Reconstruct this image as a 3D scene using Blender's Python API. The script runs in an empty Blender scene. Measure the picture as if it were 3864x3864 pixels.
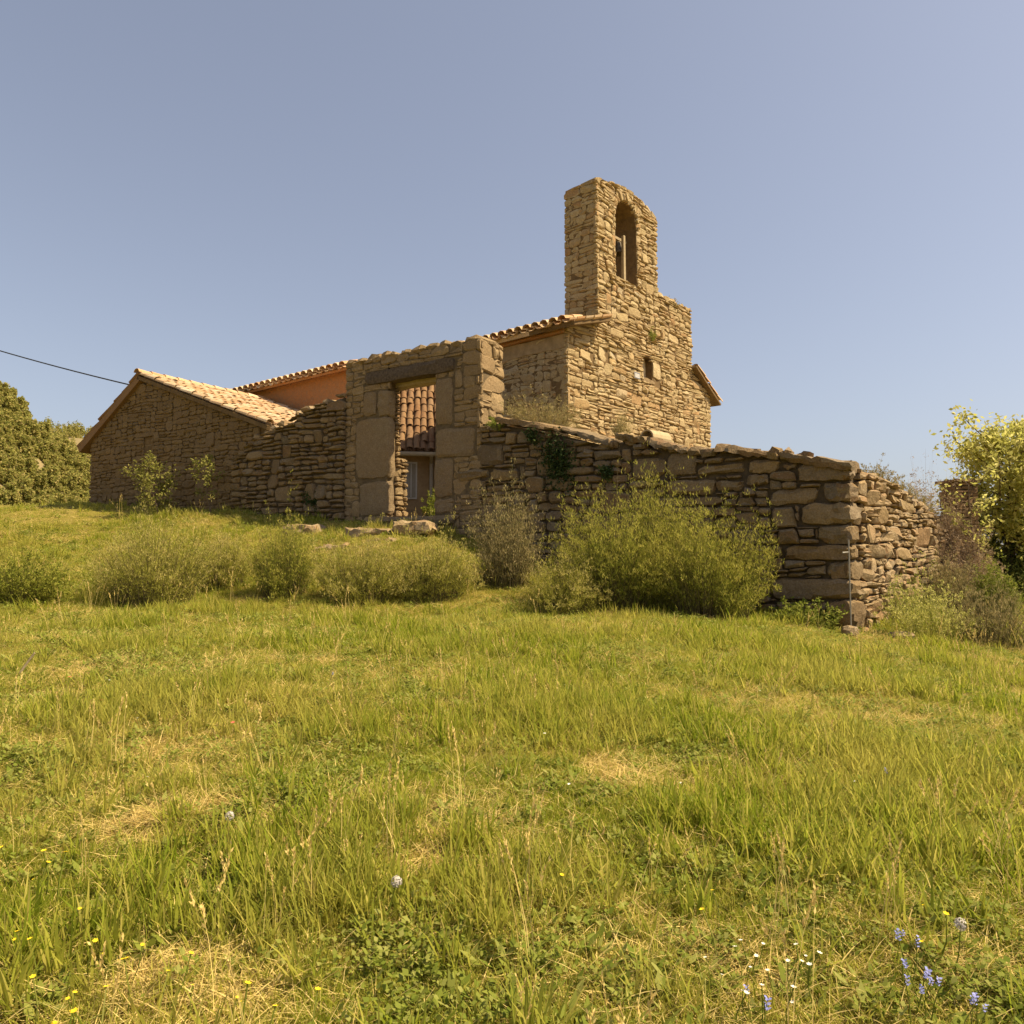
import bpy, bmesh, math, random
import numpy as np
from mathutils import Vector, Matrix

# ------------------------------------------------------------------ camera, sky, sun, exposure
SC = bpy.context.scene
COL = SC.collection
FPX = 1440.0                       # focal length in pixels of a 1932 px wide picture
PITCH = math.atan(94 / FPX)
EYE = np.array([0, 0, 1.6])
cam = bpy.data.cameras.new('camera')
cam.sensor_width = 36.0
cam.lens = 36.0 * FPX / 1932.0
cam.clip_start = 0.05
cam.clip_end = 6000
camo = bpy.data.objects.new('camera', cam)
COL.objects.link(camo)
camo.location = EYE
camo.rotation_euler = (math.pi / 2 + PITCH, 0, 0)
SC.camera = camo

SUN_EL, SUN_AZ = math.radians(52), math.radians(100)
world = bpy.data.worlds.new('World')
SC.world = world
world.use_nodes = True
wn = world.node_tree
sky = wn.nodes.new('ShaderNodeTexSky')
sky.sky_type = 'NISHITA'
sky.sun_disc = False
sky.sun_elevation = SUN_EL
sky.sun_rotation = SUN_AZ
sky.air_density = 1.0
sky.dust_density = 2.0
sky.ozone_density = 4.0
hsv = wn.nodes.new('ShaderNodeHueSaturation')
hsv.inputs['Saturation'].default_value = 0.76
wn.links.new(sky.outputs[0], hsv.inputs['Color'])
tint = wn.nodes.new('ShaderNodeMix')
tint.data_type = 'RGBA'
tint.blend_type = 'MULTIPLY'
tint.inputs[0].default_value = 1.0
tint.inputs[7].default_value = (0.985, 0.925, 0.905, 1)
flat = wn.nodes.new('ShaderNodeGamma')            # evens the sky out, all round alike
flat.inputs[1].default_value = 0.80
wn.links.new(hsv.outputs[0], flat.inputs[0])
wn.links.new(flat.outputs[0], tint.inputs[6])
bg = wn.nodes['Background']
wn.links.new(tint.outputs[2], bg.inputs[0])
bg.inputs[1].default_value = 0.122

sl = bpy.data.lights.new('sun', 'SUN')
sl.energy = 5.0
sl.angle = math.radians(0.55)
sl.color = (1.0, 0.845, 0.57)
slo = bpy.data.objects.new('sun', sl)
COL.objects.link(slo)
sdir = Vector((math.sin(SUN_AZ) * math.cos(SUN_EL), math.cos(SUN_AZ) * math.cos(SUN_EL), math.sin(SUN_EL)))
slo.rotation_euler = sdir.to_track_quat('Z', 'Y').to_euler()
slo.location = (30, -10, 40)

SC.view_settings.view_transform = 'Standard'
SC.view_settings.look = 'None'
SC.view_settings.gamma = 1
SC.view_settings.exposure = 0.84
SC.view_settings.use_curve_mapping = False
SC.cycles.max_bounces = 6
SC.cycles.transparent_max_bounces = 6

# ------------------------------------------------------------------ small maths
def ray(px, py):
    a = (px - 966) / FPX
    b = (966 - py) / FPX
    return np.array([a, math.cos(PITCH) - b * math.sin(PITCH), math.sin(PITCH) + b * math.cos(PITCH)])

def at(px, py, Y):
    d = ray(px, py)
    return EYE + d * (Y / d[1])

def hit(px, py, P, n):
    d = ray(px, py)
    return EYE + d * (np.dot(P - EYE, n) / np.dot(d, n))

def unit(*v):
    v = np.array(v, float)
    return v / np.linalg.norm(v)

UP = np.array([0, 0, 1.0])
SHARP = math.radians(22)
CORNER = at(1606, 1100, 12.0)
DG, NG = unit(-1.532, 1, 0), unit(-1, -1.532, 0)          # along the courtyard wall (to the left), its outward normal
DR, NR = unit(0.95, 1, 0), unit(1, -0.95, 0)              # the short return wall
CHA = at(1069, 700, 18.0)
DF, NF = unit(0.85, 1, 0), unit(1, -0.85, 0)              # chapel front
DN, NN = unit(-1, 0.85, 0), unit(-0.85, -1, 0)            # chapel side

class Face:
    def __init__(s, P, U, N):
        s.P = np.array([P[0], P[1], 0.0]); s.U = U; s.N = N
        s.flip = np.dot(np.cross(U, UP), N) < 0
    def pt(s, u, z, d=0.0):
        p = s.P + s.U * u + s.N * d
        return (p[0], p[1], z)
    def uz(s, px, py):
        h = hit(px, py, s.P + UP * 1.0, s.N)
        return float(np.dot(h - s.P, s.U)), float(h[2])
    def rect(s, x0, y0, x1, y1):
        pts = [s.uz(x, y) for x, y in ((x0, y0), (x1, y0), (x0, y1), (x1, y1))]
        us = sorted(p[0] for p in pts); zs = sorted(p[1] for p in pts)
        return ((us[0] + us[1]) / 2, (us[2] + us[3]) / 2, (zs[0] + zs[1]) / 2, (zs[2] + zs[3]) / 2)

GATE = Face(CORNER, DG, NG)
RET = Face(CORNER, DR, NR)
FRONT = Face(CHA, DF, NF)
SIDE = Face(CHA, DN, NN)

def polyline(pts):
    pts = sorted(pts)
    xs = [p[0] for p in pts]; ys = [p[1] for p in pts]
    return lambda u: float(np.interp(u, xs, ys))

def vnoise(seed):
    r = np.random.RandomState(seed)
    k = [(r.uniform(0.6, 3.2), r.uniform(0, 6.28), r.uniform(0.4, 1)) for _ in range(4)]
    return lambda u: sum(a * math.sin(f * u + p) for f, p, a in k) / 2.6

def fbm2(x, y, seed, scale):
    """smooth 2-D noise in -1..1 for arrays"""
    r = np.random.RandomState(seed)
    x = np.asarray(x, float); y = np.asarray(y, float)
    out = 0; amp = 1.0; tot = 0; f = 1.0 / scale
    for o in range(4):
        for _ in range(3):
            a = r.uniform(0, 6.28)
            out = out + amp / 3 * np.sin((x * math.cos(a) + y * math.sin(a)) * f * 6.28 * r.uniform(0.7, 1.3) + r.uniform(0, 6.28)
                                         + 1.3 * np.sin((x * math.sin(a) - y * math.cos(a)) * f * 4.1 + r.uniform(0, 6.28)))
        tot += amp * 0.6
        amp *= 0.55; f *= 2.1
    return out / tot

# ------------------------------------------------------------------ object helpers
def link(name, me, parent=None, mat=None):
    o = bpy.data.objects.new(name, me)
    COL.objects.link(o)
    if parent is not None:
        o.parent = parent
    if mat is not None and me is not None and not me.materials:
        me.materials.append(mat)
    return o

def tag(o, label=None, cat=None, group=None, kind=None):
    if label: o['label'] = label
    if cat: o['category'] = cat
    if group: o['group'] = group
    if kind: o['kind'] = kind
    return o

def thing(name, label, cat, group=None):
    o = bpy.data.objects.new(name, None)
    o.empty_display_size = 0.3
    COL.objects.link(o)
    return tag(o, label, cat, group)

def pymesh(name, verts, faces, smooth=False):
    me = bpy.data.meshes.new(name)
    me.from_pydata([tuple(v) for v in verts], [], faces)
    if smooth:
        me.shade_smooth()
        me.set_sharp_from_angle(angle=SHARP)
    return me

def npmesh(name, verts, faces, smooth=False):
    """verts (N,3), faces (M,k) arrays"""
    verts = np.asarray(verts, np.float32); faces = np.asarray(faces, np.int32)
    me = bpy.data.meshes.new(name)
    me.vertices.add(len(verts))
    me.vertices.foreach_set('co', verts.ravel())
    k = faces.shape[1]
    me.loops.add(faces.size)
    me.loops.foreach_set('vertex_index', faces.ravel())
    me.polygons.add(len(faces))
    me.polygons.foreach_set('loop_start', np.arange(len(faces), dtype=np.int32) * k)
    if smooth:
        me.polygons.foreach_set('use_smooth', np.ones(len(faces), bool))
    me.update(calc_edges=True)
    return me

def join(parts):
    """list of (verts, faces) -> one"""
    V = []; Fs = []
    for v, f in parts:
        n = len(V)
        V.extend(v)
        Fs.extend([tuple(i + n for i in q) for q in f])
    return V, Fs

# ------------------------------------------------------------------ materials
def mat(name):
    m = bpy.data.materials.new(name)
    m.use_nodes = True
    nt = m.node_tree
    return m, nt, nt.nodes['Principled BSDF']

def ramp(nt, stops, interp='LINEAR'):
    r = nt.nodes.new('ShaderNodeValToRGB')
    r.color_ramp.interpolation = interp
    el = r.color_ramp.elements
    while len(el) < len(stops):
        el.new(0.5)
    for e, (p, c) in zip(el, stops):
        e.position = p
        e.color = (*c, 1)
    return r

def noise(nt, scale, detail=4, rough=0.6, vec=None):
    n = nt.nodes.new('ShaderNodeTexNoise')
    n.inputs['Scale'].default_value = scale
    n.inputs['Detail'].default_value = detail
    n.inputs['Roughness'].default_value = rough
    if vec is not None:
        nt.links.new(vec, n.inputs['Vector'])
    return n

def wpos(nt):
    return nt.nodes.new('ShaderNodeNewGeometry').outputs['Position']

def rnd(nt):
    """a random value per object and per loose piece of a mesh"""
    a = nt.nodes.new('ShaderNodeObjectInfo').outputs['Random']
    b = nt.nodes.new('ShaderNodeNewGeometry').outputs['Random Per Island']
    m = nt.nodes.new('ShaderNodeMath'); m.operation = 'ADD'
    nt.links.new(a, m.inputs[0]); nt.links.new(b, m.inputs[1])
    f = nt.nodes.new('ShaderNodeMath'); f.operation = 'FRACT'
    nt.links.new(m.outputs[0], f.inputs[0])
    return f.outputs[0]

def mixc(nt, fac, a, b, blend='MIX'):
    m = nt.nodes.new('ShaderNodeMix')
    m.data_type = 'RGBA'; m.blend_type = blend
    for s, v in ((0, fac), (6, a), (7, b)):
        if isinstance(v, (int, float)):
            m.inputs[s].default_value = v
        elif isinstance(v, tuple):
            m.inputs[s].default_value = (*v, 1)
        else:
            nt.links.new(v, m.inputs[s])
    return m.outputs[2]

def mrange(nt, v, a, b, c=0.0, d=1.0):
    m = nt.nodes.new('ShaderNodeMapRange')
    nt.links.new(v, m.inputs[0])
    for i, x in enumerate((a, b, c, d)):
        m.inputs[i + 1].default_value = x
    return m.outputs[0]

def bump(nt, p, h, strength, dist):
    b = nt.nodes.new('ShaderNodeBump')
    b.inputs['Strength'].default_value = strength
    b.inputs['Distance'].default_value = dist
    nt.links.new(h, b.inputs['Height'])
    nt.links.new(b.outputs[0], p.inputs['Normal'])

def stone_mat(name, stops, stain=(0.2, 0.13, 0.07), lichen=None, lich_amt=0.62, bscale=14, bstr=0.7, stain_amt=0.5):
    m, nt, p = mat(name)
    pos = wpos(nt)
    base = ramp(nt, stops)
    nt.links.new(rnd(nt), base.inputs[0])
    n1 = noise(nt, 9, 5, 0.65, pos)
    n2 = noise(nt, 1.1, 3, 0.6, pos)
    n3 = noise(nt, 40, 4, 0.7, pos)
    c = mixc(nt, mrange(nt, n1.outputs[0], 0.35, 0.75, 0, stain_amt), base.outputs[0], stain)
    c = mixc(nt, mrange(nt, n2.outputs[0], 0.3, 0.7, 0.0, 0.35), c, (0.30, 0.19, 0.09))
    c = mixc(nt, mrange(nt, n3.outputs[0], 0.40, 0.62, 0, 0.75), c, (0.66, 0.6, 0.52), 'MULTIPLY')
    n5 = noise(nt, 23, 5, 0.7, pos)
    c = mixc(nt, mrange(nt, n5.outputs[0], 0.54, 0.68, 0, 0.5), c, (1.35, 1.32, 1.25), 'MULTIPLY')
    if lichen:
        n4 = noise(nt, 17, 6, 0.75, pos)
        c = mixc(nt, mrange(nt, n4.outputs[0], lich_amt, lich_amt + 0.07, 0, 0.75), c, lichen)
    nt.links.new(c, p.inputs['Base Color'])
    p.inputs['Roughness'].default_value = 0.95
    p.inputs['Specular IOR Level'].default_value = 0.15
    nb = noise(nt, bscale, 8, 0.7, pos)
    bump(nt, p, nb.outputs[0], bstr, 0.05)
    return m

def plain(name, col, rough=0.9, var=0.25, scale=12, bstr=0.3, spec=0.2, metal=0.0, stretch=None):
    m, nt, p = mat(name)
    pos = wpos(nt)
    n = noise(nt, scale, 6, 0.65, pos)
    dark = tuple(c * (1 - var) for c in col); lite = tuple(min(1, c * (1 + var)) for c in col)
    r = ramp(nt, [(0.3, dark), (0.7, lite)])
    nt.links.new(n.outputs[0], r.inputs[0])
    nt.links.new(r.outputs[0], p.inputs['Base Color'])
    p.inputs['Roughness'].default_value = rough
    p.inputs['Specular IOR Level'].default_value = spec
    p.inputs['Metallic'].default_value = metal
    n2 = noise(nt, scale * 3, 6, 0.7, pos)
    bump(nt, p, n2.outputs[0], bstr, 0.02)
    return m

def leaf_mat(name, stops, transl=0.35, patch=None, patch_scale=0.35):
    m, nt, p = mat(name)
    base = ramp(nt, stops)
    nt.links.new(rnd(nt), base.inputs[0])
    c = base.outputs[0]
    if patch:
        n = noise(nt, patch_scale, 4, 0.6, wpos(nt))
        c = mixc(nt, mrange(nt, n.outputs[0], 0.42, 0.66, 0, 0.8), c, patch)
    nt.links.new(c, p.inputs['Base Color'])
    p.inputs['Roughness'].default_value = 0.75
    p.inputs['Specular IOR Level'].default_value = 0.12
    t = nt.nodes.new('ShaderNodeBsdfTranslucent')
    nt.links.new(c, t.inputs[0])
    mx = nt.nodes.new('ShaderNodeMixShader')
    mx.inputs[0].default_value = transl
    nt.links.new(p.outputs[0], mx.inputs[1]); nt.links.new(t.outputs[0], mx.inputs[2])
    nt.links.new(mx.outputs[0], nt.nodes['Material Output'].inputs[0])
    return m

M = {}
M['chapel'] = stone_mat('chapel_stone', [(0, (.40, .30, .16)), (.2, (.53, .42, .23)), (.4, (.45, .35, .19)), (.58, (.60, .48, .29)), (.7, (.49, .385, .205)), (.82, (.41, .25, .12)), (.9, (.52, .37, .18)), (1, (.49, .42, .29))],
                        lichen=(.13, .12, .06), lich_amt=.66)
M['wall'] = stone_mat('courtyard_stone_shaded', [(0, (.15, .115, .075)), (.2, (.29, .20, .10)), (.4, (.18, .15, .11)), (.6, (.34, .245, .13)), (.75, (.20, .12, .06)), (.88, (.26, .22, .165)), (1, (.31, .215, .095))],  # darker copy of the wall stone; the front's shade is in the colour
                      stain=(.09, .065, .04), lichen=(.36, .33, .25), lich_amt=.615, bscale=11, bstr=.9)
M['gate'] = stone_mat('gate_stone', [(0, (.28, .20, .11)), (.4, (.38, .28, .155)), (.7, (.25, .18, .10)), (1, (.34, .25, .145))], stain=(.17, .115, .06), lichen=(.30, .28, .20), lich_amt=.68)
M['monolith'] = stone_mat('dressed_stone', [(0, (.27, .205, .125)), (.5, (.30, .23, .14)), (1, (.24, .18, .11))], stain=(.18, .12, .075), bscale=16, bstr=.8, stain_amt=.6, lichen=(.20, .17, .12), lich_amt=.6)
M['gable'] = stone_mat('outbuilding_stone', [(0, (.20, .14, .07)), (.4, (.25, .175, .09)), (.7, (.18, .125, .07)), (1, (.26, .185, .10))], stain=(.12, .08, .04), lichen=(.16, .14, .06), lich_amt=.6)
M['mortar'] = plain('earth_mortar', (.15, .095, .042), var=.3, scale=9, bstr=.8)  # darkened so the joints draw shadow lines under the courses
M['darkgap'] = plain('shaded_joint_earth', (.085, .06, .035), var=.35, scale=9, bstr=.8)
M['tile'] = stone_mat('clay_tile', [(0, (.60, .42, .24)), (.2, (.74, .56, .36)), (.4, (.60, .34, .17)), (.6, (.78, .62, .43)), (.75, (.55, .42, .28)), (.9, (.70, .46, .25)), (1, (.56, .31, .15))], stain=(.45, .30, .18), lichen=(.33, .28, .20), lich_amt=.64, bscale=25, bstr=.25, stain_amt=.35)
M['oldtile_shaded'] = stone_mat('weathered_shaded_clay_tile', [(0, (.25, .14, .07)), (.4, (.30, .18, .09)), (.7, (.23, .115, .055)), (1, (.28, .175, .10))], stain=(.2, .13, .08), lichen=(.14, .12, .09), lich_amt=.58, bscale=25, bstr=.3)  # weathered tile, darkened further to stand in for shade on the roof
M['lintel'] = plain('old_oak', (.105, .075, .05), var=.45, scale=18, bstr=.9)
M['orange'] = stone_mat('orange_plaster', [(0, (.50, .225, .085)), (1, (.50, .225, .085))], stain=(.32, .18, .09), lichen=(.28, .19, .11), lich_amt=.52, bscale=10, bstr=.9, stain_amt=.9)
M['gatemortar'] = plain('weathered_lime_joint', (.13, .092, .05), var=.35, scale=8, bstr=.9)
M['limewash'] = plain('old_limewash', (.60, .48, .32), var=.15, scale=7, bstr=.4)
M['plaster2'] = plain('ochre_plaster', (.30, .21, .11), var=.25, scale=5, bstr=.5)
M['plaster'] = plain('pale_plaster', (.36, .25, .135), var=.2, scale=6, bstr=.4)
M['zinc'] = plain('zinc', (.44, .39, .31), rough=.8, var=.12, scale=8, bstr=.05, spec=.5)
M['white'] = plain('white_paint', (.56, .53, .48), rough=.6, var=.06, bstr=.05)
M['glass'] = plain('window_glass', (.30, .27, .22), rough=.8, var=.1, bstr=.0, spec=.6)
M['bronze'] = plain('old_bronze', (.10, .075, .045), rough=.5, var=.4, bstr=.2, metal=.6, spec=.5)
M['wood'] = plain('pale_weathered_wood', (.34, .26, .155), var=.2, scale=14, bstr=.3)
M['steel'] = plain('galvanised_steel', (.24, .21, .17), rough=.5, var=.15, bstr=.1, spec=.5)
M['cable'] = plain('black_rubber', (.03, .03, .033), rough=.6, var=.1, bstr=.05)
M['brick'] = stone_mat('thin_brick', [(0, (.20, .12, .065)), (.5, (.27, .17, .095)), (1, (.17, .11, .065))], stain=(.12, .085, .055), lichen=(.30, .26, .18), lich_amt=.64)
M['clay'] = plain('pale_clay_pipe', (.40, .31, .18), var=.15, scale=10, bstr=.25)
M['blue'] = plain('enamel_blue', (.10, .11, .17), rough=.4, var=.1, bstr=.0)
M['grey'] = plain('faded_grey_enamel', (.30, .29, .32), rough=.5, var=.1, bstr=0)

def ground_mat():
    m, nt, p = mat('meadow_ground')
    pos = wpos(nt)
    n1 = noise(nt, .55, 5, .6, pos); n2 = noise(nt, 7, 6, .7, pos); n3 = noise(nt, 60, 4, .7, pos)
    r = ramp(nt, [(.3, (.20, .19, .03)), (.52, (.32, .26, .06)), (.7, (.44, .33, .12))])
    c0 = mixc(nt, .5, n1.outputs[0], n2.outputs[0])
    nt.links.new(c0, r.inputs[0])
    c = mixc(nt, mrange(nt, n3.outputs[0], .3, .7, 0, .7), r.outputs[0], (.55, .5, .4), 'MULTIPLY')
    nt.links.new(c, p.inputs['Base Color'])
    p.inputs['Roughness'].default_value = 1
    p.inputs['Specular IOR Level'].default_value = .05
    bump(nt, p, n3.outputs[0], .8, .05)
    return m
M['ground'] = ground_mat()
M['earth'] = plain('courtyard_earth', (.30, .24, .13), var=.3, scale=3, bstr=.6)

M['grass'] = leaf_mat('grass_blade', [(0, (.18, .245, .014)), (.4, (.29, .325, .026)), (.75, (.42, .40, .055)), (1, (.56, .47, .12))], .56, patch=(.48, .42, .09), patch_scale=.5)
M['straw'] = leaf_mat('straw', [(0, (.60, .45, .15)), (.5, (.74, .57, .22)), (1, (.52, .39, .12))], .3)
M['weed'] = leaf_mat('weed_leaf', [(0, (.17, .21, .025)), (.6, (.25, .27, .045)), (1, (.34, .33, .09))], .42)
M['broom_olive'] = leaf_mat('broom_olive', [(0, (.19, .20, .03)), (.5, (.34, .325, .05)), (1, (.47, .42, .09))], .46)
M['broom_green'] = leaf_mat('broom_green', [(0, (.13, .155, .018)), (.5, (.25, .26, .034)), (1, (.37, .34, .065))], .46)
M['stem'] = leaf_mat('shrub_stem', [(0, (.07, .065, .025)), (1, (.13, .10, .05))], .1)
M['tip_pale'] = leaf_mat('pale_shrub_tips', [(0, (.38, .34, .08)), (.5, (.53, .45, .13)), (1, (.64, .52, .20))], .45)
M['tip_yellow'] = leaf_mat('yellowish_shrub_tips', [(0, (.33, .32, .045)), (.5, (.46, .42, .075)), (1, (.56, .47, .12))], .45)
M['drygrass'] = leaf_mat('tall_dry_grass', [(0, (.18, .17, .055)), (.5, (.33, .27, .11)), (1, (.50, .38, .18))], .3)
M['drybrown'] = leaf_mat('dead_twigs', [(0, (.26, .18, .11)), (.5, (.38, .27, .165)), (1, (.48, .36, .23))], .25)
M['yellowgreen'] = leaf_mat('yellow_green_leaf', [(0, (.36, .36, .085)), (.5, (.50, .47, .12)), (1, (.62, .56, .22))], .6)
M['sapling'] = leaf_mat('sapling_leaf', [(0, (.15, .16, .03)), (.5, (.24, .23, .05)), (1, (.33, .29, .08))], .4)
M['dark_leaf'] = leaf_mat('creeper_leaf', [(0, (.03, .05, .015)), (.6, (.05, .075, .02)), (1, (.09, .11, .03))], .25)
M['undergrowth'] = leaf_mat('undergrowth_leaf', [(0, (.07, .09, .02)), (.6, (.13, .15, .035)), (1, (.20, .21, .06))], .35)
M['forest'] = leaf_mat('pine_and_oak', [(0, (.20, .21, .05)), (.5, (.34, .32, .08)), (.85, (.46, .39, .12)), (1, (.52, .40, .17))], .5)
M['bark'] = plain('bark', (.14, .10, .065), var=.4, scale=20, bstr=.8)
M['petal'] = plain('yellow_petal', (.75, .52, .02), var=.1, bstr=0)
M['petal_blue'] = plain('blue_petal', (.24, .25, .50), var=.2, bstr=0)
M['petal_white'] = plain('white_petal', (.72, .68, .55), var=.1, bstr=0)
M['petal_red'] = plain('red_petal', (.60, .12, .08), var=.1, bstr=0)
M['fluff'] = plain('seed_fluff', (.46, .41, .36), var=.08, bstr=0)

# ------------------------------------------------------------------ ground
TP = []
def tp(px, py, Y): TP.append(at(px, py, Y))
for p in ((0, 0, 0), (-6, 0, .2), (6, 0, -.25), (0, -6, -.3), (-12, -6, .1), (12, -6, -.6), (-3, 4, .33), (3, 4, .2)):
    TP.append(np.array(p, float))
tp(966, 1290, 7); tp(400, 1275, 7); tp(1500, 1310, 7)
tp(966, 1185, 10); tp(300, 1172, 10.5); tp(1500, 1212, 10.3)
tp(250, 1146, 12.2); tp(600, 1150, 12); tp(850, 1148, 12.2); tp(1150, 1160, 11.6); tp(1350, 1172, 11.2)
tp(1606, 1196, 11.9); tp(1932, 1222, 12); tp(2200, 1230, 14); tp(1790, 1140, 15.2); tp(1932, 1120, 19)
tp(0, 1110, 12.5); tp(-300, 1080, 14)
tp(100, 1020, 18); tp(300, 1000, 18.5); tp(0, 962, 26); tp(170, 950, 24.4); tp(-400, 940, 30)
tp(440, 962, 20.2); tp(560, 995, 17.6); tp(600, 1032, 15.2); tp(740, 1012, 15.2); tp(800, 1004, 15.6); tp(700, 1000, 16.2)
tp(880, 1030, 15.4); tp(1000, 1075, 14.6); tp(1250, 1140, 13.3); tp(1450, 1170, 12.6)
TP.append(np.array([0, 24, 2.2])); TP.append(np.array([10, 24, .8])); TP.append(np.array([-12, 34, 3.6]))
TP = np.array(TP)
def _k(r2):
    return np.where(r2 > 1e-9, r2 * np.log(r2 + 1e-12) * .5, 0)
_d = ((TP[:, None, :2] - TP[None, :, :2]) ** 2).sum(2)
_n = len(TP)
_A = np.zeros((_n + 3, _n + 3)); _A[:_n, :_n] = _k(_d) + np.eye(_n) * .6
_A[:_n, _n] = 1; _A[:_n, _n + 1:] = TP[:, :2]; _A[_n, :_n] = 1; _A[_n + 1:, :_n] = TP[:, :2].T
_w = np.linalg.solve(_A, np.concatenate([TP[:, 2], [0, 0, 0]]))
def ground_z(x, y):
    x = np.atleast_1d(np.asarray(x, float)); y = np.atleast_1d(np.asarray(y, float))
    sh = x.shape; x = x.ravel(); y = y.ravel()
    cx = np.clip(x, -34, 26); cy = np.clip(y, -10, 36)
    z = np.empty(len(x))
    for i in range(0, len(x), 20000):
        q = np.stack([cx[i:i + 20000], cy[i:i + 20000]], 1)
        d2 = ((q[:, None, :] - TP[None, :, :2]) ** 2).sum(2)
        z[i:i + 20000] = _k(d2) @ _w[:_n] + _w[_n] + q @ _w[_n + 1:]
    r = np.hypot(x - cx, y - cy)
    z = z + .035 * fbm2(x, y, 5, 2.4) * np.clip(np.hypot(x, y) / 4, .2, 1)
    t = np.clip(r / 40, 0, 1); t = t * t * (3 - 2 * t)
    far = -3.0 + 0 * x
    return (z * (1 - t) + far * t).reshape(sh)
def gz(x, y): return float(ground_z(x, y)[0])

def spread(lo, hi, step, out):
    a = list(np.arange(lo, hi + 1e-6, step))
    g = step
    p = hi
    while p < out:
        g *= 1.45; p += g; a.append(p)
    g = step; p = lo; pre = []
    while p > -out:
        g *= 1.45; p -= g; pre.append(p)
    return np.array(pre[::-1] + a)
xs = spread(-28, 18, .3, 3500); ys = spread(-4, 32, .3, 3500)
X, Y = np.meshgrid(xs, ys)
Z = ground_z(X, Y)
nx, ny = len(xs), len(ys)
idx = np.arange(nx * ny).reshape(ny, nx)
q = np.stack([idx[:-1, :-1], idx[:-1, 1:], idx[1:, 1:], idx[1:, :-1]], -1).reshape(-1, 4)
tag(link('ground', npmesh('ground', np.stack([X, Y, Z], -1).reshape(-1, 3), q, True), mat=M['ground']), kind='structure')

# courtyard floor behind the walls, a level terrace
cy = [GATE.pt(.4, 2.64, -.4), GATE.pt(22, 2.64, -.4), GATE.pt(22, 2.64, -16), RET.pt(16, 2.64, -.5)]
tag(link('courtyard_ground', pymesh('courtyard_ground', cy, [(0, 1, 2, 3)]), mat=M['earth']), kind='structure')

# wooded hill far to the left, and a paler one behind it
def hill_mesh(name, x0, x1, y0, y1, fn, n=70):
    a = np.linspace(x0, x1, n); b = np.linspace(y0, y1, n)
    HX, HY = np.meshgrid(a, b)
    HZ = fn(HX, HY)
    id2 = np.arange(n * n).reshape(n, n)
    qq = np.stack([id2[:-1, :-1], id2[:-1, 1:], id2[1:, 1:], id2[1:, :-1]], -1).reshape(-1, 4)
    return npmesh(name, np.stack([HX, HY, HZ], -1).reshape(-1, 3), qq, True)
def hill1(x, y):
    c = 7.4 + (-60.0 - x) * .98
    c = np.where(x > -60, 7.4 * np.clip((-28 - x) / 32, 0, 1) ** 1.2, c)
    c = np.minimum(c, 70)
    return -4 + (c + 4) * np.exp(-((y - 112) / 42.0) ** 2) + .5 * fbm2(x, y, 9, 22)
def hill2(x, y):
    return -4 + 74 * np.exp(-((y - 420) / 120.0) ** 2) * np.exp(-((x + 260) / 190.0) ** 2) + 3 * fbm2(x, y, 11, 70)
M['hillsoil'] = stone_mat('hill_soil', [(0, (.26, .21, .11)), (1, (.26, .21, .11))], stain=(.16, .15, .06), bscale=2)
tag(link('wooded_hill', hill_mesh('wooded_hill', -190, -26, 40, 190, hill1), mat=M['hillsoil']), kind='structure')
tag(link('far_hill', hill_mesh('far_hill', -620, 60, 200, 640, hill2), mat=M['hillsoil']), kind='structure')

# ------------------------------------------------------------------ stones
def stone_geo(face, quad, r, gap, proud, back=-.05, tilt=.035):
    """a rubble stone from four (u,z) corners on a wall face: 40 triangles"""
    q = np.array(quad, float)
    c = q.mean(0)
    w = np.ptp(q[:, 0]); h = np.ptp(q[:, 1])
    out = []
    cut_ = r.uniform(.04, .34, 8)                    # how far each corner is knocked off
    for i in range(4):
        a, b = q[i], q[(i + 1) % 4]
        out.append(a + (b - a) * cut_[2 * i]); out.append(b + (a - b) * cut_[2 * i + 1])
    out = np.array(out)
    # pull the outline in by the joint, roughen it
    sx = max(.3, 1 - 2 * gap / max(w, .03)); sz = max(.3, 1 - 2 * gap / max(h, .03))
    rel = (out - c) * np.array([sx, sz])
    rel += r.normal(0, 1, rel.shape) * np.array([.025 * min(w, .4), .045 * min(h, .3)])
    m = min(w, h)
    p = proud * r.uniform(.35, 1.5)
    gu, gv = r.normal(0, tilt, 2)
    e = np.clip(.16 * m, .006, .03) * r.uniform(.6, 1.6)
    V = []
    for (s, d) in ((1.0, back), (1.0, p * .55), (None, p)):
        if s is None:
            f = np.array([max(.5, 1 - 2 * e / max(w, .05)), max(.5, 1 - 2 * e / max(h, .05))])
            rr = rel * f
        else:
            rr = rel
        for k in range(8):
            dd = d + ((gu * rr[k, 0] + gv * rr[k, 1]) * (1 if s is None else .8 if d > 0 else 0) + (r.normal(0, .009) if s is None else 0))
            V.append(face.pt(c[0] + rr[k, 0], c[1] + rr[k, 1], dd))
    V.append(face.pt(c[0], c[1], p * 1.05 + r.normal(0, .012)))
    Fs = []
    for a in (0, 8):
        for k in range(8):
            k2 = (k + 1) % 8
            Fs.append((a + k, a + k2, a + 8 + k2, a + 8 + k))
    for k in range(8):
        Fs.append((16 + k, 16 + (k + 1) % 8, 24))
    if face.flip:
        Fs = [f[::-1] for f in Fs]
    pc = np.array(face.pt(c[0], c[1], 0)) - EYE
    dist = np.linalg.norm(pc)
    score = w * h * max(.02, abs(np.dot(pc / dist, face.N))) / dist ** 2
    return V, Fs, score

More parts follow.
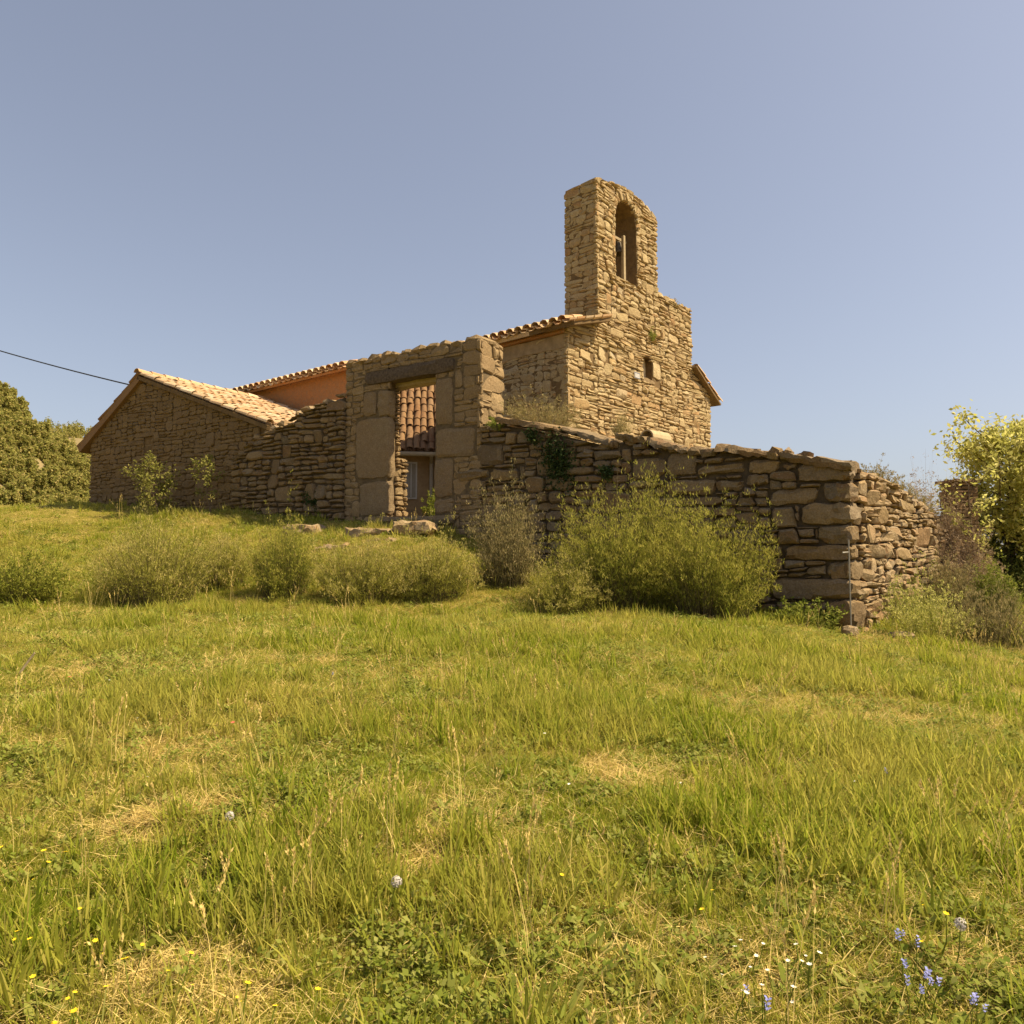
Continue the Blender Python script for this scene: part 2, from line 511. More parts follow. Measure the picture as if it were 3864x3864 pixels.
def rubble(face, u0, u1, bot, top, seed, row=(.3, .46), wid=(.28, .7), gap=.012, proud=.045, holes=(), pats=(.2, .4, .25, .15), tilt=.035, wav=.2):
    r = np.random.RandomState(seed)
    bf = bot if callable(bot) else (lambda u, b=bot: b)
    tf = top if callable(top) else (lambda u, b=top: b)
    us = np.linspace(u0, u1, 40)
    vmin = min(bf(u) for u in us); vmax = max(tf(u) for u in us)
    out = []; rects = list(holes)
    v = vmin - r.uniform(0, .1)
    lo_n = vnoise(seed * 7 + 1); lo_v = v; lo_a = wav * row[0]
    k = 0
    def emit(q):
        q = [list(p) for p in q]
        cu = sum(p[0] for p in q) / 4
        for p in q:
            p[1] = min(max(p[1], bf(p[0]) - .02), tf(p[0]) + r.uniform(-.012, .012))
        a0 = min(p[0] for p in q); a1 = max(p[0] for p in q); b0 = min(p[1] for p in q); b1 = max(p[1] for p in q)
        for (ha, hb, va, vb) in holes:
            if a1 <= ha + .01 or a0 >= hb - .01 or b1 <= va + .01 or b0 >= vb - .01:
                continue
            opts = [((ha - a0) * (b1 - b0), 0), ((a1 - hb) * (b1 - b0), 1), ((va - b0) * (a1 - a0), 2), ((b1 - vb) * (a1 - a0), 3)]
            best = max(opts)
            if best[0] < .006:
                return
            for p in q:
                if best[1] == 0: p[0] = min(p[0], ha)
                if best[1] == 1: p[0] = max(p[0], hb)
                if best[1] == 2: p[1] = min(p[1], va)
                if best[1] == 3: p[1] = max(p[1], vb)
            a0 = min(p[0] for p in q); a1 = max(p[0] for p in q); b0 = min(p[1] for p in q); b1 = max(p[1] for p in q)
        lh = q[3][1] - q[0][1]; rh = q[2][1] - q[1][1]
        if a1 - a0 < .05 or (lh + rh) / 2 < .045:
            return
        for i, j in ((0, 3), (1, 2)):
            if q[j][1] - q[i][1] < .02:
                q[j][1] = q[i][1] + .02
        rects.append((a0, a1, b0, b1))
        out.append(stone_geo(face, q, r, gap * r.uniform(.6, 1.6), proud, tilt=tilt))
    while v < vmax:
        H = r.uniform(*row)
        k += 1
        hi_n = vnoise(seed * 7 + 1 + k); hi_v = v + H; hi_a = wav * row[0]
        L = lambda u: lo_v + lo_a * lo_n(u)
        T = lambda u: hi_v + hi_a * hi_n(u)
        u = u0
        sl0 = 0
        while u < u1 - 1e-6:
            w = r.uniform(*wid)
            if u + w > u1 - wid[0] * .5:
                w = u1 - u
            sl1 = r.normal(0, .02) if u + w < u1 - 1e-6 else 0
            ua, ub = u, u + w
            def quad(fu0, fu1, fv0, fv1, s0, s1):
                # fractions inside the cell
                A = lambda fu: ua + (ub - ua) * fu
                pu = [A(fu0) + s0 * (-1), A(fu1) - s1, A(fu1) + s1, A(fu0) + s0]
                pv = [fv0, fv0, fv1, fv1]
                return [(pu[i], L(pu[i]) + (T(pu[i]) - L(pu[i])) * (pv[i] + (r.normal(0, .025) if 0 < pv[i] < 1 else 0))) for i in range(4)]
            pt = r.choice(4, p=pats)
            if pt == 0 and w < H * 1.0: pt = 1
            if pt == 3 and w < H * 1.4: pt = 2
            if pt == 0:
                emit(quad(0, 1, 0, 1, sl0, sl1))
            elif pt == 1:
                f = r.uniform(.35, .65)
                for lo, hi in ((0, f), (f, 1)):
                    if w > .4 and r.rand() < .55:
                        s = r.uniform(.35, .65)
                        emit(quad(0, s, lo, hi, sl0, 0)); emit(quad(s, 1, lo, hi, 0, sl1))
                    else:
                        emit(quad(0, 1, lo, hi, sl0, sl1))
            elif pt == 2:
                f1 = r.uniform(.25, .4); f2 = r.uniform(.6, .75)
                for lo, hi in ((0, f1), (f1, f2), (f2, 1)):
                    if w > .45 and r.rand() < .5:
                        s = r.uniform(.35, .65)
                        emit(quad(0, s, lo, hi, sl0, 0)); emit(quad(s, 1, lo, hi, 0, sl1))
                    else:
                        emit(quad(0, 1, lo, hi, sl0, sl1))
            else:
                s = r.uniform(.5, .7); f = r.uniform(.4, .6)
                if r.rand() < .5:
                    emit(quad(0, s, 0, 1, sl0, 0)); emit(quad(s, 1, 0, f, 0, sl1)); emit(quad(s, 1, f, 1, 0, sl1))
                else:
                    emit(quad(1 - s, 1, 0, 1, 0, sl1)); emit(quad(0, 1 - s, 0, f, sl0, 0)); emit(quad(0, 1 - s, f, 1, sl0, 0))
            u = ub; sl0 = sl1
        lo_n, lo_v, lo_a = hi_n, hi_v, hi_a
        v += H
    # chinking: small stones wedged into whatever is still open
    g = .022
    nu, nv = int((u1 - u0) / g) + 1, int((vmax - vmin) / g) + 1
    occ = np.zeros((nu, nv), bool)
    for (a0, a1, b0, b1) in rects:
        occ[max(0, int((a0 - u0) / g)):max(0, int(math.ceil((a1 - u0) / g))), max(0, int((b0 - vmin) / g)):max(0, int(math.ceil((b1 - vmin) / g)))] = True
    for i in range(nu - 2):
        uu = u0 + i * g
        lo_j, hi_j = int((bf(uu) - vmin) / g) + 1, int((tf(uu) - vmin) / g) - 2
        for j in range(max(0, lo_j), min(nv - 2, hi_j)):
            if occ[i:i + 2, j:j + 2].any():
                continue
            wi, hj = 2, 2
            while wi < 12 and i + wi < nu and not occ[i + wi, j:j + 2].any(): wi += 1
            while hj < 7 and j + hj < nv and not occ[i:i + wi, j + hj].any(): hj += 1
            occ[i:i + wi, j:j + hj] = True
            a0, b0 = uu, vmin + j * g
            out.append(stone_geo(face, [(a0, b0), (a0 + wi * g, b0 + r.normal(0, .01)), (a0 + wi * g, b0 + hj * g), (a0, b0 + hj * g + r.normal(0, .01))], r, .006, proud * .7, tilt=tilt))
    return out

def noisy_box(cs, n, r, amp, rnd_=.25):
    """eight corners cs[(i,j,k)] trilinearly filled, surface roughened and edges rounded; n = divisions"""
    nx_, ny_, nz_ = n
    ids = {}
    V = []
    for i in range(nx_ + 1):
        for j in range(ny_ + 1):
            for k in range(nz_ + 1):
                if 0 < i < nx_ and 0 < j < ny_ and 0 < k < nz_:
                    continue
                a, b, c = i / nx_, j / ny_, k / nz_
                on = (i in (0, nx_)) + (j in (0, ny_)) + (k in (0, nz_))
                if on >= 2:
                    # ease edges toward the middle a little
                    f = rnd_ * (.5 if on == 2 else 1)
                    if i in (0, nx_): a = a + (f * .5 / nx_ if i == 0 else -f * .5 / nx_)
                    if j in (0, ny_): b = b + (f * .5 / ny_ if j == 0 else -f * .5 / ny_)
                    if k in (0, nz_): c = c + (f * .5 / nz_ if k == 0 else -f * .5 / nz_)
                p = np.zeros(3)
                for ii in (0, 1):
                    for jj in (0, 1):
                        for kk in (0, 1):
                            p = p + np.array(cs[(ii, jj, kk)]) * ((a if ii else 1 - a) * (b if jj else 1 - b) * (c if kk else 1 - c))
                ids[(i, j, k)] = len(V)
                V.append(tuple(p + r.normal(0, amp, 3)))
    Fs = []
    def add(a, b, c, d, flip):
        f = (ids[a], ids[b], ids[c], ids[d])
        Fs.append(f[::-1] if flip else f)
    for i in range(nx_):
        for j in range(ny_):
            for k, fl in ((0, True), (nz_, False)):
                add((i, j, k), (i + 1, j, k), (i + 1, j + 1, k), (i, j + 1, k), fl)
    for i in range(nx_):
        for k in range(nz_):
            for j, fl in ((0, False), (ny_, True)):
                add((i, j, k), (i + 1, j, k), (i + 1, j, k + 1), (i, j, k + 1), fl)
    for j in range(ny_):
        for k in range(nz_):
            for i, fl in ((0, True), (nx_, False)):
                add((i, j, k), (i, j + 1, k), (i, j + 1, k + 1), (i, j, k + 1), fl)
    return V, Fs

def face_block(face, rect, d0, d1, seed, n=(4, 2, 3), amp=.008, skew=.02, rnd_=.35):
    """roughened block on a wall face: rect (u0,u1,z0,z1) between depths d0 (inside) and d1 (outside)"""
    r = np.random.RandomState(seed)
    u0, u1, z0, z1 = rect
    cs = {}
    for i, u in enumerate((u0, u1)):
        for j, d in enumerate((d0, d1)):
            for k, z in enumerate((z0, z1)):
                cs[(i, j, k)] = face.pt(u + r.normal(0, skew), z + r.normal(0, skew), d)
    return noisy_box(cs, n, r, amp, rnd_)

def score_of(V, N):
    a = np.array(V); c = a.mean(0); e = np.ptp(a, 0)
    d = c - EYE
    return (e[2] * max(e[0], e[1]) * .7) / (d @ d)

def place_stones(root, stones, material, limit=300, name='stone'):
    """the largest in view become parts of their own, the rest one stuff part"""
    stones = sorted(stones, key=lambda s: -s[2])
    for V, Fs, s in stones[:limit]:
        me = pymesh(name, V, Fs, True)
        link(name, me, root, material)
    if len(stones) > limit:
        V, Fs = join([(s[0], s[1]) for s in stones[limit:]])
        tag(link('small_rubble', pymesh('small_rubble', V, Fs, True), root, material), kind='stuff')

def core(face, strips, thick, d0=0.0):
    """solid wall body from strips (u0,u1,zb0,zb1,zt0,zt1) along a face, from depth d0 back by thick"""
    parts = []
    for (u0, u1, b0, b1, t0, t1) in strips:
        cs = [face.pt(u0, b0, d0), face.pt(u1, b1, d0), face.pt(u1, t1, d0), face.pt(u0, t0, d0),
              face.pt(u0, b0, d0 - thick), face.pt(u1, b1, d0 - thick), face.pt(u1, t1, d0 - thick), face.pt(u0, t0, d0 - thick)]
        fs = [(0, 1, 2, 3), (5, 4, 7, 6), (4, 0, 3, 7), (1, 5, 6, 2), (3, 2, 6, 7), (4, 5, 1, 0)]
        if face.flip:
            fs = [f[::-1] for f in fs]
        parts.append((cs, fs))
    return join(parts)

def strips_under(pts, bottom, drop=.04):
    """core strips under a top polyline"""
    pts = sorted(pts)
    bf = bottom if callable(bottom) else (lambda u: bottom)
    return [(a[0], b[0], bf(a[0]), bf(b[0]), a[1] - drop, b[1] - drop) for a, b in zip(pts, pts[1:])]

# ------------------------------------------------------------------ clay tiles
def tile_geo(L=.5, w0=.105, w1=.085, th=.014, seg=6, up=True):
    """half-round tile along +Y (lower, wide end at y=0), arched over X"""
    V = []; Fs = []
    for y, w in ((0, w0), (L, w1)):
        for rr in (w, w - th):
            for i in range(seg + 1):
                a = math.pi * i / seg
                V.append((math.cos(a) * rr, y, math.sin(a) * rr * .8 * (1 if up else -1)))
    n = seg + 1
    for i in range(seg):
        Fs.append((i, i + 1, 2 * n + i + 1, 2 * n + i))
        Fs.append((n + i + 1, n + i, 3 * n + i, 3 * n + i + 1))
        Fs.append((i + 1, i, n + i, n + i + 1))
    Fs.append((0, 2 * n, 3 * n, n)); Fs.append((seg, n + seg, 3 * n + seg, 2 * n + seg))
    return V, Fs
_v, _f = tile_geo()
TILE = pymesh('roof_tile', _v, _f, False); TILE.materials.append(M['tile'])
for p_ in TILE.polygons: p_.use_smooth = False
_v2, _f2 = tile_geo()
TILE_OLD = pymesh('old_roof_tile', _v2, _f2, False); TILE_OLD.materials.append(M['oldtile_shaded'])

def frame(origin, xdir, ydir):
    x = Vector(xdir).normalized(); y = Vector(ydir).normalized(); z = x.cross(y).normalized(); x = y.cross(z)
    m = Matrix((x, y, z)).transposed().to_4x4()
    m.translation = Vector(origin)
    return m

def tile_roof(root, origin, along, upslope, ncol, nrow, pitch, expo, seed, mesh=None, pan_mat=None, rows=None, first=0, name='roof_tile'):
    """cover tiles as sub-parts of a roof part, pan tiles joined; origin = eave corner"""
    r = random.Random(seed)
    mesh = mesh or TILE
    along = Vector(along).normalized(); upslope = Vector(upslope).normalized()
    nrm = along.cross(upslope)
    if nrm.z < 0: nrm = -nrm
    origin = Vector(origin)
    pans = []
    V, Fs = tile_geo(expo * 1.08, pitch * .46, pitch * .40, .012, 4, up=False)
    for c in range(ncol):
        for k in range(first, nrow if rows is None else rows):
            o = origin + along * (pitch * (c + .5) + r.gauss(0, .013)) + upslope * (expo * k + r.gauss(0, .03) - (.07 if r.random() < .05 else 0)) + nrm * (.052 + .022 * r.random())
            ob = link(name, mesh, root)
            m = frame(o, along + upslope * r.gauss(0, .03), upslope + nrm * (-.03 + r.gauss(0, .012)) + along * r.gauss(0, .04))
            s = r.uniform(.94, 1.06)
            ob.matrix_local = m @ Matrix.Diagonal((s * pitch / .23, expo * 1.15 / .5, s * pitch / .23, 1))
        for k in range(first, nrow if rows is None else rows):
            o = origin + along * (pitch * (c + 1.0)) + upslope * (expo * k) + nrm * (.075)
            m = frame(o, along, upslope - nrm * .03)
            pans.append(([tuple(m @ Vector(v)) for v in V], Fs))
    v, f = join(pans)
    tag(link('pan_tiles', pymesh('pan_tiles', v, f, False), root, pan_mat or M['tile']), kind='stuff')

def slab(name, corners, th, root, material):
    """a roof plane of some thickness from four corners (downwards by th)"""
    c = [Vector(p) for p in corners]
    n = (c[1] - c[0]).cross(c[3] - c[0]).normalized()
    if n.z < 0: n = -n
    V = [tuple(p) for p in c] + [tuple(p - n * th) for p in c]
    return link(name, pymesh(name, V, [(0, 1, 2, 3), (7, 6, 5, 4), (0, 4, 5, 1), (1, 5, 6, 2), (2, 6, 7, 3), (3, 7, 4, 0)]), root, material)

def tube(pts, radii, seg=6, cap=True):
    V = []; Fs = []
    pts = [Vector(p) for p in pts]
    for i, p in enumerate(pts):
        d = (pts[min(i + 1, len(pts) - 1)] - pts[max(i - 1, 0)]).normalized()
        a = d.orthogonal().normalized() if abs(d.z) < .9 else Vector((1, 0, 0))
        a = (a - d * a.dot(d)).normalized()
        b = d.cross(a)
        for k in range(seg):
            t = 2 * math.pi * k / seg
            V.append(tuple(p + (a * math.cos(t) + b * math.sin(t)) * radii[i]))
    for i in range(len(pts) - 1):
        for k in range(seg):
            k2 = (k + 1) % seg
            Fs.append((i * seg + k, i * seg + k2, (i + 1) * seg + k2, (i + 1) * seg + k))
    if cap:
        Fs.append(tuple(range(seg))[::-1])
        Fs.append(tuple((len(pts) - 1) * seg + k for k in range(seg)))
    return V, Fs

# ================================================================== THE CHAPEL
chapel = thing('stone_chapel', 'tall stone chapel with pierced bell gable rising behind the courtyard wall', 'chapel')
TOWER_L, TOWER_R = 1.30, 4.34
SH_R = 6.37; WALL_R = 7.60
gable_l = polyline([(0, 7.32), (1.5, 7.78)])
tower_top = [(1.30, 11.40), (1.75, 11.55), (2.3, 11.68), (2.85, 11.74), (3.4, 11.71), (3.9, 11.61), (4.34, 11.40)]
TT = polyline(tower_top)
ftop = lambda u: (gable_l(u) if u < TOWER_L else TT(u) if u <= TOWER_R else 9.26 if u <= SH_R else 7.42 - (u - SH_R) * .53)
# bell opening: sill 9.13, springing 10.8, crown 11.33 ; small window
OP_L, OP_R, OP_S, OP_C, SILL = 2.20, 3.26, 10.78, 11.31, 9.13
def arch(u):
    t = (u - (OP_L + OP_R) / 2) / ((OP_R - OP_L) / 2)
    return OP_S + (OP_C - OP_S) * math.sqrt(max(0, 1 - t * t))
WIN = (3.54, 4.04, 6.66, 7.28)
# body of the front wall
st = []
us = [0, TOWER_L]
st += [(0, TOWER_L, 2.4, 2.4, ftop(0) - .05, ftop(TOWER_L - .01) - .05)]
def add_cols(lst, ua, ub, zb, topf, n=6, drop=.06):
    e = np.linspace(ua, ub, n + 1)
    for a, b in zip(e, e[1:]):
        zb0, zb1 = (zb(a), zb(b)) if callable(zb) else (zb, zb)
        lst.append((a, b, zb0, zb1, topf(a) - drop, topf(b) - drop))
add_cols(st, TOWER_L, OP_L, 2.4, TT, 3)
add_cols(st, OP_R, TOWER_R, 2.4, TT, 3)
add_cols(st, OP_L, OP_R, arch, TT, 10)
# below the bell opening, around the little window
st += [(OP_L, OP_R, 2.4, 2.4, SILL, SILL)]
st += [(TOWER_R, SH_R, 2.4, 2.4, 9.2, 9.2), (SH_R, WALL_R, 2.4, 2.4, 7.36, 6.75)]
def cut(strips, win):
    a, b, z0, z1 = win
    out = []
    for s in strips:
        if s[1] <= a or s[0] >= b or s[2] > z1:
            out.append(s); continue
        edges = sorted({s[0], s[1], min(max(a, s[0]), s[1]), min(max(b, s[0]), s[1])})
        for p, q_ in zip(edges, edges[1:]):
            f = lambda x, i, j: s[i] + (s[j] - s[i]) * (x - s[0]) / (s[1] - s[0])
            if p >= a - 1e-6 and q_ <= b + 1e-6:
                out.append((p, q_, s[2], s[3], z0, z0)); out.append((p, q_, z1, z1, f(p, 4, 5), f(q_, 4, 5)))
            else:
                out.append((p, q_, f(p, 2, 3), f(q_, 2, 3), f(p, 4, 5), f(q_, 4, 5)))
    return out
st = cut(st, WIN)
v, f = core(FRONT, st, .95)
# the long side wall, the far side and the back of the nave
NL = 3.7
v2, f2 = core(SIDE, [(.90, NL, 2.4, 2.4, 7.3, 7.3)], .7)
FAR = Face(FRONT.pt(WALL_R, 0), DN, -NN)
v3, f3 = core(FAR, [(.90, NL, 2.4, 2.4, 6.6, 6.6)], .7)
v, f = join([(v, f), (v2, f2), (v3, f3)])
link('wall_core', pymesh('wall_core', v, f), chapel, M['mortar'])
# window reveal lining: a blind back and a worn sill
wb = face_block(FRONT, (WIN[0] - .05, WIN[1] + .05, WIN[2] - .05, WIN[3] + .05), -.34, -.19, 3, (2, 1, 2), .004)
link('window_back', pymesh('window_back', *wb, True), chapel, M['limewash'])
wsill = face_block(FRONT, (WIN[0] - .12, WIN[1] + .1, WIN[2] - .12, WIN[2] - .005), -.3, .06, 4, (5, 2, 1), .01)
link('window_sill', pymesh('window_sill', *wsill, True), chapel, M['gate'])
wj = face_block(FRONT, (WIN[1] + .0, WIN[1] + .42, WIN[2] + .06, WIN[2] + .55), -.2, .05, 5, (3, 2, 3), .008)
link('window_jamb', pymesh('window_jamb', *wj, True), chapel, M['chapel'])

holes = [(OP_L, OP_R, SILL, OP_S)]
for i in range(8):
    z0 = OP_S + (OP_C - OP_S) * i / 8; z1 = OP_S + (OP_C - OP_S) * (i + 1) / 8
    t = (z0 - OP_S) / (OP_C - OP_S)
    hw = (OP_R - OP_L) / 2 * math.sqrt(max(0, 1 - t * t))
    m_ = (OP_L + OP_R) / 2
    holes.append((m_ - hw - .02, m_ + hw + .02, z0, z1 + .01))
holes.append((WIN[0], WIN[1] + .42, WIN[2] - .1, WIN[3] - .1))
holes.append((WIN[0] + .05, WIN[1] - .1, WIN[3] - .1, WIN[3]))
S = []
kw = dict(row=(.17, .34), wid=(.26, .70), gap=.008, proud=.036, tilt=.10, wav=.3, pats=(.06, .42, .40, .12))
S += rubble(FRONT, -.05, TOWER_L, 4.0, lambda u: gable_l(u) - .02, 21, holes=holes, **kw)
S += rubble(FRONT, TOWER_L, SH_R + .05, 4.0, 9.14, 22, holes=holes, **kw)
S += rubble(FRONT, SH_R + .055, WALL_R + .05, 4.0, lambda u: 7.44 - (u - SH_R) * .53, 29, **kw)
S += rubble(FRONT, TOWER_L - .05, TOWER_R + .05, 9.13, lambda u: TT(min(max(u, TOWER_L), TOWER_R)) - .02, 23, holes=holes, **dict(kw, wid=(.22, .55)))
S += rubble(FRONT, TOWER_R, SH_R + .05, 9.13, 9.27, 24, **dict(kw, row=(.13, .15)))
# voussoirs round the bell opening
rv = np.random.RandomState(5)
mc = (OP_L + OP_R) / 2
nV = 13
for i in range(nV):
    a0, a1 = math.pi * i / nV, math.pi * (i + 1) / nV
    q_ = []
    hw = (OP_R - OP_L) / 2
    for a, s in ((a1, 0), (a0, 0), (a0, 1), (a1, 1)):
        ex = s * rv.uniform(.20, .27)
        q_.append((mc + math.cos(a) * (hw + ex), OP_S + math.sin(a) * (OP_C - OP_S + ex)))
    S.append(stone_geo(FRONT, q_, rv, .006, .06))
# flanks of the tower
TF = Face(FRONT.pt(TOWER_L, 0), DN, NN)
S += rubble(TF, -.05, 1.0, 7.75, lambda u: 11.42 - .06 * u, 25, **dict(kw, row=(.25, .4), wid=(.3, .6), proud=.016, gap=.005, tilt=.05))
TRt = Face(FRONT.pt(TOWER_R, 0), DN, -NN)
S += rubble(TRt, 0, 1.0, 9.2, 11.36, 26, **kw)
# side wall (shaded), only as far as it shows
S += rubble(SIDE, -.06, 4.2, 4.0, 7.1, 27, **dict(kw, row=(.26, .42), wid=(.3, .65), proud=.014, gap=.005, tilt=.05))
S += rubble(Face(FRONT.pt(SH_R, 0), DN, -NN), 0, .9, 7.3, 9.25, 28, **kw)
place_stones(chapel, S, M['chapel'])
# stepped cap stones along the tower top and the shoulder
rc = np.random.RandomState(8)
e = np.linspace(TOWER_L - .03, TOWER_R + .03, 11)
for i, (a, b) in enumerate(zip(e, e[1:])):
    ta, tb = TT(a), TT(b)
    for d0, d1 in ((-.47, .05), (-1.0, -.48)):
        cs = {}
        jz = rc.uniform(-.03, .03)
        for ii, (u_, t_) in enumerate(((a + .01, ta), (b - .01, tb))):
            for j, d in enumerate((d0, d1)):
                for k, z in enumerate((t_ - .09, t_ + rc.uniform(-.01, .03) + jz)):
                    cs[(ii, j, k)] = FRONT.pt(u_, z, d)
        link('cap_stone', pymesh('cap_stone', *noisy_box(cs, (2, 2, 1), rc, .012), True), chapel, M['chapel'])
e = np.linspace(TOWER_R, SH_R + .05, 6)
for i, (a, b) in enumerate(zip(e, e[1:])):
    blk = face_block(FRONT, (a, b - .015, 9.18, 9.27 + rc.uniform(0, .06)), -.9, .06, 60 + i, (3, 3, 1), .015)
    link('cap_stone', pymesh('cap_stone', *blk, True), chapel, M['chapel'])
# lining of the bell opening: plastered reveals are the wall body itself; sill stones
for i, (a, b) in enumerate(((OP_L - .02, 2.55), (2.56, 2.95), (2.96, OP_R + .02))):
    blk = face_block(FRONT, (a, b, SILL - .10, SILL + .015), -.92, .055, 70 + i, (2, 3, 1), .008)
    link('sill_stone', pymesh('sill_stone', *blk, True), chapel, M['chapel'])
# a pale upright post fixed inside the opening
pv = tube([FRONT.pt(2.76, SILL, -.10), FRONT.pt(2.76, 10.42, -.10)], [.062, .055], 4)
link('post', pymesh('post', *pv, True), chapel, M['wood'])

# plastered band and cornice under the eave of the side wall
for nm, (za, zb), pr, mt in (('plaster_band', (6.72, 7.08), .035, 'plaster2'), ('cornice', (7.08, 7.17), .12, 'orange'), ('cornice', (7.17, 7.26), .20, 'plaster2')):
    cb = face_block(SIDE, (.0, NL, za, zb), -.1, pr, 79, (12, 1, 2), .006, 0, .2)
    link(nm, pymesh(nm, *cb, True), chapel, M[mt])

# roof of the nave
roof = link('roof', None, chapel)
OV = .30                                   # overhang of eave and verge
apex_u = 3.1; apex_z = 8.25
def rp(u, z, s): return np.array(FRONT.pt(u, z)) + DN * s
sl_l = (apex_z - 7.32) / apex_u
el = (-OV, 7.32 - OV * sl_l)
slab('roof_slope', [rp(el[0], el[1], .93), rp(apex_u, apex_z, .93), rp(apex_u, apex_z, NL), rp(el[0], el[1], NL)], .10, roof, M['tile'])
slab('roof_slope', [rp(el[0], el[1], -.44), rp(1.29, 7.32 + 1.29 * sl_l, -.44), rp(1.29, 7.32 + 1.29 * sl_l, .925), rp(el[0], el[1], .925)], .10, roof, M['mortar'])
ups = np.array(FRONT.pt(apex_u, apex_z)) - np.array(FRONT.pt(el[0], el[1]))
tile_roof(roof, rp(el[0] - .05, el[1] - .0, -.40), DN, ups, 30, 4, .27, .38, 31, rows=2)
# left verge: tiles laid against the front, to the foot of the tower
for k in range(4):
    o = link('verge_tile', TILE, roof)
    p = rp(el[0] + .36 * k + .02, el[1] + .36 * sl_l * k + .075, -.40)
    m = frame(p, DN, ups)
    o.matrix_local = m @ Matrix.Diagonal((1.25, .95, 1.2, 1))
er = (WALL_R + .42, 7.42 - (WALL_R + .42 - SH_R) * .53 + .06)
rr0 = (SH_R + .0, 7.52)
slab('roof_slope', [rp(er[0], er[1], -.20), rp(rr0[0], rr0[1], -.20), rp(rr0[0], rr0[1], NL), rp(er[0], er[1], NL)], .06, roof, M['mortar'])
upr = np.array(FRONT.pt(*rr0)) - np.array(FRONT.pt(*er))
tile_roof(roof, rp(er[0] + .04, er[1] - .0, -.25), DN, upr, 2, 4, .30, .46, 32, first=0)
slab('roof_slope', [rp(rr0[0], rr0[1] + .02, .95), rp(apex_u, apex_z, .95), rp(apex_u, apex_z, NL), rp(rr0[0], rr0[1] + .02, NL)], .10, roof, M['tile'])

# bell, hung in the opening
bell = thing('bell', 'small dark bronze bell hanging inside the arched opening of the bell gable', 'bell')
prof = [(.0, .34), (.07, .335), (.10, .30), (.115, .2), (.135, .1), (.18, .03), (.20, 0), (.185, .0), (.11, .12), (.0, .28)]
V = []; Fs = []
bc = np.array(FRONT.pt(2.80, 9.98, -.30)); ns = 18
for (rr_, zz) in prof:
    for k in range(ns):
        a = 2 * math.pi * k / ns
        V.append((bc[0] + rr_ * math.cos(a), bc[1] + rr_ * math.sin(a), bc[2] + zz))
for i in range(len(prof) - 1):
    for k in range(ns):
        k2 = (k + 1) % ns
        Fs.append((i * ns + k, i * ns + k2, (i + 1) * ns + k2, (i + 1) * ns + k))
link('bell_body', pymesh('bell_body', V, Fs, True), bell, M['bronze'])
yk = face_block(FRONT, (2.30, 3.20, 10.36, 10.46), -.36, -.24, 81, (4, 1, 1), .004)
link('headstock', pymesh('headstock', *yk, True), bell, M['wood'])
link('clapper', pymesh('clapper', *tube([tuple(bc + UP * .26), tuple(bc + UP * -.02), tuple(bc + UP * -.05)], [.012, .016, .03], 8), True), bell, M['bronze'])

# enamel number plate beside the small window
plate = thing('number_plate', 'small white enamel plate with dark border beside the little chapel window', 'plaque')
pu, pz = FRONT.uz(1196.5, 709.5)
b_ = face_block(FRONT, (pu - .14, pu + .14, pz - .085, pz + .085), .085, .10, 82, (1, 1, 1), 0, 0, 0)
link('plate', pymesh('plate', *b_), plate, M['white'])
for i, (a, b, c, d) in enumerate(((-.13, .13, .06, .078), (-.13, .13, -.078, -.06), (-.13, -.115, -.06, .06), (.115, .13, -.06, .06))):
    b_ = face_block(FRONT, (pu + a, pu + b, pz + c, pz + d), .099, .104, 83 + i, (1, 1, 1), 0, 0, 0)
    link('border', pymesh('border', *b_), plate, M['blue'])
for a, b, c in ((-.078, -.055, .05), (-.012, .006, .045), (.05, .066, .05)):      # unreadable upright strokes
    b_ = face_block(FRONT, (pu + a, pu + b, pz - .045, pz + c), .099, .103, 88, (1, 1, 1), 0, 0, 0)
    link('stroke', pymesh('stroke', *b_), plate, M['grey'])

# ================================================================== COURTYARD WALL (right of the gate) WITH ITS RETURN
wall = thing('courtyard_wall', 'long dark rubble wall with coping slabs, from gateway to lit corner', 'wall')
wtop_pts = [(-.02, 3.14), (2.0, 3.54), (2.25, 3.46), (3.0, 3.64), (4.0, 3.88), (4.1, 3.80), (5.2, 4.13), (6.85, 4.53), (7.2, 4.55)]
wtop = polyline(wtop_pts)
wbot = polyline([(-.1, .15), (3, .5), (7.2, 1.6)])
v, f = core(GATE, strips_under(wtop_pts, wbot, .05), .7, -.03)
rtop_pts = [(0, 3.14), (1.2, 3.06), (2.6, 2.92), (3.9, 2.70), (4.6, 2.5), (5.6, 2.15), (6.2, 1.2), (6.6, .4)]
rtop = polyline(rtop_pts)
v2, f2 = core(RET, [(max(a, .62), b, c, d, e_, g_) for (a, b, c, d, e_, g_) in strips_under(rtop_pts, -.2, .06)], .8, -.04)
v, f = join([(v, f), (v2, f2)])
link('wall_core', pymesh('wall_core', v, f), wall, M['darkgap'])
big = []
QU = [(1503, 871, 1608, 910), (1550, 910, 1608, 946), (1509, 948, 1608, 992), (1545, 994, 1608, 1026), (1477, 1027, 1608, 1057), (1560, 1058, 1608, 1091), (1454, 1092, 1608, 1131), (1562, 1132, 1608, 1185)]
qlit = [.34, .30, .52, .40, .30, .55, .34, .5]
wholes = []; rholes = []
